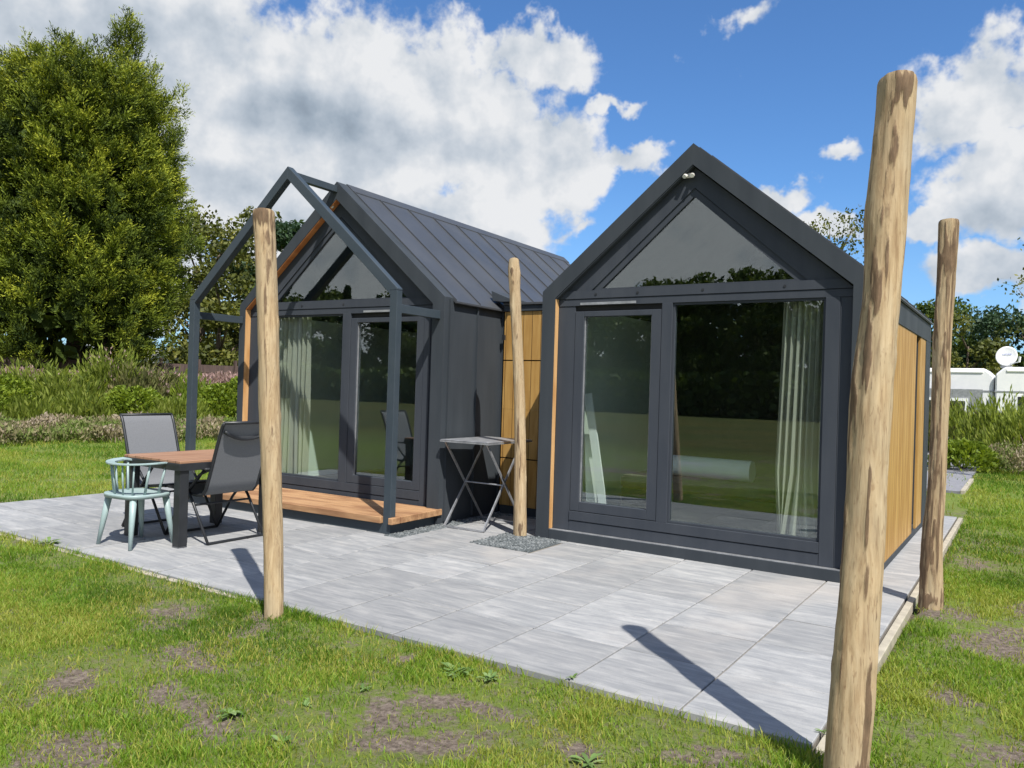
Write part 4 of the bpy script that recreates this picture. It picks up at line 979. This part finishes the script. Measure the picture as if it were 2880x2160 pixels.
# ------------------------------------------------------------------ shrub border
MT['shrub'] = leaf_mat('shrub_leaves', (.075, .12, .014), (.21, .29, .028), (.36, .42, .07), .55, .4)
MT['shrub3'] = leaf_mat('shrub_leaves_weedy', (.09, .13, .022), (.24, .30, .045), (.42, .45, .13), .6, .45)
MT['shrub2'] = leaf_mat('shrub_leaves_dry', (.07, .075, .03), (.16, .17, .055), (.30, .25, .12), .6, .3)
MT['pinkweed'] = leaf_mat('pink_flowers', (.20, .15, .12), (.34, .22, .20), (.46, .33, .32), .7, .3)
def shrub(label, loc, h, r, mat, seed, n=3600, size=.13, up=.6, spikes=0, group='shrubs in the border beyond the lawn', name='shrub', smat=None):
    rg = np.random.default_rng(seed); T = thing(name, label, 'shrub', loc, rg.uniform(0, 6), group)
    u_ = rg.random(n)**.6; a = rg.uniform(0, 2*PI, n); lob = fbm_np(np.cos(a)*1.8+seed, np.sin(a)*1.8, u_*2, seed, 3)
    rad = r*np.sqrt(np.clip(1-(u_*.92)**2.4, 0, 1))*(.72+.56*lob)*np.sqrt(rg.uniform(.35, 1, n)); z = h*u_*(.78+.44*fbm_np(np.cos(a)*2.5, np.sin(a)*2.5, seed, seed+4, 3))
    c = np.stack([rad*np.cos(a), rad*np.sin(a), z+.03], 1)
    wild = spikes > 0 or mat in ('shrub2', 'shrub3')
    if wild: c[:, 2] = c[:, 2]*.74*(1+.5*rg.random(n)**4)
    d = np.stack([np.cos(a), np.sin(a), np.full(n, up*(3.0 if wild else 1))], 1)+rg.normal(0, .6, (n, 3))
    parts = [leaf_cards(c, d, size*rg.uniform(.5, 1.3, n)*(1.5 if wild else .8), np.clip(.18+.45*lob+rg.normal(0, .22, n), 0, 1), .2 if wild else .55)]
    np_mesh('foliage', *join(parts)[:2], 4, mat, T, attr=join(parts)[2]) if False else None
    V, F, Av = join(parts); np_mesh('foliage', V, F, 4, mat, T, attr=Av)
    st_ = MB()
    for k_ in range(7):
        q = rg.uniform(0, 2*PI); st_.tube([(0, 0, -.05), (r*.3*math.cos(q), r*.3*math.sin(q), h*.45), (r*.55*math.cos(q), r*.55*math.sin(q), h*.8)], [.02, .014, .006], 5)
    st_.build('stem', 'bark', T)
    if spikes:
        ns = spikes; P_ = []; 
        for k_ in range(ns):
            q = rg.uniform(0, 2*PI); rr_ = r*rg.random()*.9; hh = h*rg.uniform(.75, 1.1); m_ = 26
            zz = h*.5+(hh-h*.5)*rg.random(m_); P_.append(np.stack([rr_*math.cos(q)+rg.normal(0, .05, m_), rr_*math.sin(q)+rg.normal(0, .05, m_), zz], 1))
        Q = np.concatenate(P_); V, F, Av = leaf_cards(Q, rg.normal(0, .4, (len(Q), 3))+np.array([0, 0, 1]), .11, rg.random(len(Q)), .35)
        np_mesh('flower_spikes', V, F, 4, smat or 'pinkweed', T, attr=Av)['kind'] = 'stuff'
    return T
shr = [(-66.5, 26.5, 1.0, 1.3, 'shrub', 0), (-64.4, 27.5, 1.35, 1.5, 'shrub3', 8), (-62.6, 26.5, 1.15, 1.4, 'shrub3', 6), (-60.4, 27, 1.75, 1.2, 'shrub3', 10), (-58.4, 26.5, 1.35, 1.3, 'shrub2', 14), (-56.6, 27.5, 1.25, 1.3, 'shrub3', 12),
       (-55.0, 26, .95, 1.0, 'shrub', 5), (-53.4, 25.5, .95, 1.0, 'shrub', 0), (-51.6, 25.5, 1.1, 1.1, 'shrub', 0), (-49.6, 25.5, .95, 1.1, 'shrub', 0), (-61.5, 25.2, .72, 1.1, 'shrub3', 0), (-58.9, 25, .85, .9, 'shrub', 0), (-56.3, 24.8, .62, 1.1, 'shrub3', 0),
       (-64.6, 25.2, .62, 1.3, 'shrub3', 0), (-67.8, 25.4, .85, 1.2, 'shrub', 0)]
labs = ['leafy shrub at the far left edge of the border', 'pale flowering shrub at the left under the conifer', 'tall weedy shrub left of the conifer trunks', 'tallest bushy shrub in the middle of the border', 'dry pinkish shrub right of the tallest one', 'shrub with pink seed heads above the grey chair',
        'green shrub just left of the portal post', 'bright laurel like shrub behind the portal post', 'bright round shrub between the portal post and cabin', 'shrub half hidden by the left cabin edge', 'low green shrub in front of the tall weedy one', 'low green shrub in front of the tallest one', 'low green shrub above the grey chair back',
        'low shrub in front of the pale flowering one', 'lowest shrub at the left photo edge, front row']
for i, ((bb, dd, hh, rd, mt, sp_), lb_) in enumerate(zip(shr, labs)): shrub(lb_, at(bb, dd), hh*1.22, rd*1.1, mt, 400+i, 5200, .16, .8, sp_)
# right side border
for i, (bb, dd, hh, rd, mt, lb_) in enumerate([(-5.3, 25.5, 1.45, 1.3, 'shrub2', 'reddish green shrub right of the stained pole'), (-3.2, 25, 1.35, 1.2, 'shrub3', 'green shrub below the caravan awning window'), (-1.4, 23, 1.55, 1.1, 'shrub3', 'upright green shrub in front of the second caravan'),
                                                (.2, 22, 1.3, 1.1, 'shrub3', 'green shrub cut by the right photo edge'), (-3.4, 19.4, .55, .7, 'shrub', 'low dark green bush beside the grey path')]):
    shrub(lb_, at(bb, dd), hh, rd, mt, 440+i, 3600, .13, 1.1, 0, 'shrubs in front of the caravans')

# heather beds: low ground cover as one mass
MT['heather'] = leaf_mat('heather', (.13, .19, .035), (.26, .21, .13), (.37, .31, .24), .75, .25)
def heather(name, label, pts_fn, n, h, size):
    x, y = pts_fn(n); mound = fbm_np(x*1.1, y*1.1, 0, 51, 3); cl = fbm_np(x*3.4, y*3.4, 0, 53, 2)
    keep = cl > .33; x, y, mound, cl = x[keep], y[keep], mound[keep], cl[keep]; n = len(x)
    z = h*(mound*.9+.2)*RNG.random(n)**.5*(.5+cl)
    d = RNG.normal(0, .5, (n, 3))+np.array([0, 0, 1.0])
    grn = fbm_np(x*.55, y*.55, 0, 59, 3); val = np.clip((mound-.42)*2.0+.30+RNG.normal(0, .2, n)-np.clip((grn-.5)*5, 0, 1)*.6, 0, 1)
    V, F, Av = leaf_cards(np.stack([x, y, z], 1), d, size*RNG.uniform(.6, 1.3, n), val, .35)
    return tag(np_mesh(name, V, F, 4, 'heather', attr=Av), label, 'heather', kind='stuff')
def bedL(n):
    a = RNG.uniform(-70, -47, n); inner = 19.2+1.0*(fbm_np(a*.3, a*0, 0, 77)-.5)*2+(a+60)*.06; d = inner+RNG.random(n)*(25.5-inner)
    ar = np.radians(a); return CAM.x+np.sin(ar)*d, CAM.y+np.cos(ar)*d
heather('heather_bed', 'low greyish mauve heather along the edge of the far left lawn', bedL, 60000, .42, .12)
def bedR(n):
    t_ = RNG.random(n)*2*PI; r_ = np.sqrt(RNG.random(n)); return 4.9+r_*np.cos(t_)*1.6, 13.3+r_*np.sin(t_)*1.8
heather('heather_bed', 'low mauve heather clump on the lawn at the right edge', bedR, 16000, .70, .08)
def back(n):
    a = np.radians(RNG.uniform(-68, -47, n)); d = RNG.uniform(28.3, 30, n); return CAM.x+np.sin(a)*d, CAM.y+np.cos(a)*d
x, y = back(16000); z = RNG.random(16000)**.6*(1.35+.5*(fbm_np(x*.7, y*.7, 0, 57)))
V, F, Av = leaf_cards(np.stack([x, y, z], 1), RNG.normal(0, .35, (len(x), 3))+np.array([0, 0, 1]), .16, np.clip(RNG.normal(.5, .25, len(x)), 0, 1), .3)
tag(np_mesh('tall_weeds', V, F, 4, 'pinkweed', attr=Av), 'pinkish grass and seed heads behind the shrub border', 'weeds', kind='stuff')

# brown fence behind the border
Fn = thing('fence', 'low dark brown board fence under the huge conifer', 'fence', (0, 0, 0))
a0, a1 = Vector(at(-72, 31.2)), Vector(at(-50.5, 32.5)); nseg = 9
fb = MB(); fp = MB()
for k_ in range(nseg):
    p, q = a0.lerp(a1, k_/nseg), a0.lerp(a1, (k_+1)/nseg); d = (q-p).normalized()
    for j in range(6): fb.bar(p+d*.06+Vector((0, 0, .25+.31*j)), q-d*.06+Vector((0, 0, .25+.31*j)), .02, .29)
fb.build('boards', 'dirtfence', Fn)
for k_ in range(nseg+1):
    p = a0.lerp(a1, k_/nseg); MB().bar(p, p+Vector((0, 0, 2.15)), .1, .1, (1, 0, 0)).build('fence_post', 'dirtfence', Fn)

# ------------------------------------------------------------------ caravans
def caravan(label, loc, rz, dish=False, L=6.2, H=2.62):
    T = thing('caravan', label, 'caravan', loc, rz, 'white caravans parked beyond the lawns')
    hl = L/2
    def prof(xa, s_):  # side profile in x,z : sloped rounded nose
        return [(-hl, .45), (hl-.25, .45), (hl, .75), (hl-.02, 1.5), (hl-.30, 2.15), (hl-.62, H-.10), (hl-.95, H), (-hl+.25, H), (-hl, H-.25)]
    MB().prism(prof(0, 0), -1.1, 1.1).build('body', 'white', T, bevel=.05)
    MB().box(-hl+.3, hl-1.0, -1.13, 1.13, H-.16, H-.08).build('roof_rail', 'white_roof', T, bevel=.02)
    MB().box(-hl-.01, hl-.1, -1.112, 1.112, 1.78, 1.83).build('shadow_line_strip', 'galv', T)  # grey strip painting in the shadow line along the body side
    for x0, x1 in ((-2.5, -1.5), (-1.1, -.2), (.3, 1.2), (1.6, 2.3)):
        w_ = MB().box(x0-.05, x1+.05, -1.125, -1.101, 1.05, 1.72).build('window_frame', 'white', T, bevel=.01)
        MB().box(x0+.03, x1-.03, -1.132, -1.126, 1.12, 1.65).build('pane', 'black', w_)
    MB().box(-hl+.4, hl-.6, -1.0, 1.0, .25, .448).build('chassis', 'black', T)
    for sy in (-1, 1):
        wh = MB().tube([(0, sy*1.02, .33), (0, sy*1.10, .33)], .33, 20).build('wheel', 'black', T)
        MB().tube([(0, sy*1.101, .33), (0, sy*1.115, .33)], .19, 16).build('rim', 'galv', wh)
    MB().bar((hl-.1, 0, .42), (hl+.95, 0, .45), .12, .08).build('drawbar', 'galv', T)
    return T
c1 = caravan('white caravan with sloped nose behind the shrubs, left of the dish', (-.05, 24.6, 0), math.radians(179), H=2.55)
c2 = caravan('white caravan at the right photo edge carrying the satellite dish', (6.15, 24.45, 0), math.radians(1), H=2.60)
# awning front below the roof of the first caravan
aw = thing('awning', 'grey awning with white framed windows before the left caravan', 'awning', (1.2, 22.9, 0))
MB().box(-2.6, 1.55, .03, .06, .05, 1.85).build('awning_wall', 'gravelcloth' if 'gravelcloth' in MT else 'galv', aw)
for x0, x1 in ((-2.4, -1.6), (-1.5, -.7), (-.55, .25), (.32, 1.15)):
    w_ = MB().box(x0, x1, -.01, .028, .75, 1.55).build('window_frame', 'white', aw)
    MB().box(x0+.09, x1-.09, -.016, -.0105, .84, 1.46).build('pane', 'black', w_)
# satellite dish: shallow bowl on a mast, on the second caravan's roof
loc = at(-1.25, 30.4); dcx, dcy, dcz = loc[0], loc[1], 2.9
Td = thing('satellite_dish', 'round white satellite dish on the roof of the right caravan', 'dish', (dcx, dcy, 2.60))
V = []; n = 36; rings = 7; face = Vector((-.12, -1, .28)).normalized(); sx_ = face.cross(Vector((0, 0, 1))).normalized(); sz_ = sx_.cross(face)
for s_ in (0, 1):
    for i in range(rings+1):
        r_ = .33*i/rings
        for k_ in range(n):
            a = 2*PI*k_/n; p = sx_*(r_*.94*math.cos(a))+sz_*(r_*1.02*math.sin(a))+face*(.45*r_*r_-s_*.012); V.append(tuple(p+Vector((0, 0, .36))))
F = [(s_*(rings+1)*n+i*n+k_, s_*(rings+1)*n+i*n+(k_+1) % n, s_*(rings+1)*n+(i+1)*n+(k_+1) % n, s_*(rings+1)*n+(i+1)*n+k_) for s_ in (0, 1) for i in range(rings) for k_ in range(n)]
F += [(rings*n+k_, rings*n+(k_+1) % n, (2*rings+1)*n+(k_+1) % n, (2*rings+1)*n+k_) for k_ in range(n)]
mb = MB(); mb.add(V, F); mb.build('reflector', 'white', Td, smooth=True)
MB().tube([(0, .05, 0), (0, .05, .32)], .03, 10).box(-.16, .16, -.1, .2, 0, .06).build('mast', 'galv', Td)
MB().bar(Vector((0, 0, .10)), Vector((.40, 0, .06))+face*.42, .02, .03).tube([Vector((.40, 0, .05))+face*.42, Vector((.42, 0, .22))+face*.44], .035, 8).build('feed_arm', 'white', Td)
MT['bluemark'] = noisy('blue_print', (.08, .12, .35), (.10, .14, .38), 4)
mk = MB(); c0 = Vector((0, 0, .36))+face*.03
for k_, (u_, w_) in enumerate(((-.13, .03), (-.09, .02), (-.06, .03), (-.02, .02), (.01, .03), (.05, .035), (.10, .02))):
    mk.bar(c0+sx_*u_+sz_*.07, c0+sx_*(u_+w_)+sz_*.07, .004, .028 if k_ % 2 == 0 else .022, sz_)
mk.build('lettering', 'bluemark', Td)
c3 = copy_tree(c1); c3.location = at(-54.2, 44); c3.location.z = .3; c3.rotation_euler = (0, 0, math.radians(35)); c3['label'] = 'distant white caravan roof showing behind the left border through the portal'

# ------------------------------------------------------------------ broadleaf weeds in the lawn
MT['weed'] = leaf_mat('weed_leaves', (.10, .17, .05), (.17, .27, .08), (.26, .36, .14), .45, .3)
def weed(label, x, y, r, n, seed, up=.5):
    rg = np.random.default_rng(seed); z0 = float(ground_z(np.array([x]), np.array([y]))[0])
    if PY0 < y < 4: z0 = 0
    V = []; F = []; A_ = []
    for k_ in range(n):
        a = rg.uniform(0, 2*PI); L_ = r*rg.uniform(.6, 1.1); w_ = L_*rg.uniform(.22, .34); e = rg.uniform(.15, up+.3)
        d = np.array([math.cos(a), math.sin(a), 0]); s_ = np.array([-d[1], d[0], 0]); b0 = len(V)
        o0 = np.array([rg.normal(0, r*.15), rg.normal(0, r*.15), 0])
        pts = [(0, .12), (.3, .8), (.6, 1.0), (.85, .6), (1, .05)]
        for (t_, ww) in pts:
            c = o0+d*L_*t_+np.array([0, 0, L_*(e*t_-.55*e*t_*t_)+.004]); V += [c-s_*w_*ww*.5+np.array([0, 0, .15*w_*ww]), c, c+s_*w_*ww*.5+np.array([0, 0, .15*w_*ww])]
        for i in range(4):
            for j in (0, 1): F += [b0+i*3+j, b0+i*3+j+1, b0+i*3+j+4, b0+i*3+j+3]
        A_ += [rg.random()]*15
    o = np_mesh('weed', np.array(V), np.array(F), 4, 'weed', attr=np.array(A_), smooth=True); o.location = (x, y, z0)
    return tag(o, label, 'weed')
for i, (x, y, r, n, lb_) in enumerate([(-3.37, -3.13, .16, 26, 'leafy weed at the terrace edge near the left side'), (-2.95, -3.12, .10, 16, 'small weed at the terrace edge, right of the leafier one'), (1.10, -4.35, .085, 11, 'star shaped weed on bare soil low in the left lawn'),
        (1.30, -4.10, .05, 9, 'little weed between bare patches in the front lawn'), (1.60, -3.36, .09, 24, 'broad clump of weed leaves near the middle of the terrace edge'), (1.78, -3.33, .07, 16, 'weed tuft right beside the broad clump'), (2.13, -3.10, .04, 9, 'tiny weed growing in the slab joint at the terrace edge'),
        (2.60, -3.82, .08, 13, 'star shaped weed at the bottom centre of the lawn'), (1.50, -4.42, .06, 9, 'pale weed at the bottom left of centre'), (1.36, -3.78, .05, 9, 'small weed below the soil strip'), (3.30, -2.98, .04, 8, 'tiny weed against the kerb by the tallest pole')]):
    weed(lb_, x, y, r, n, 500+i)
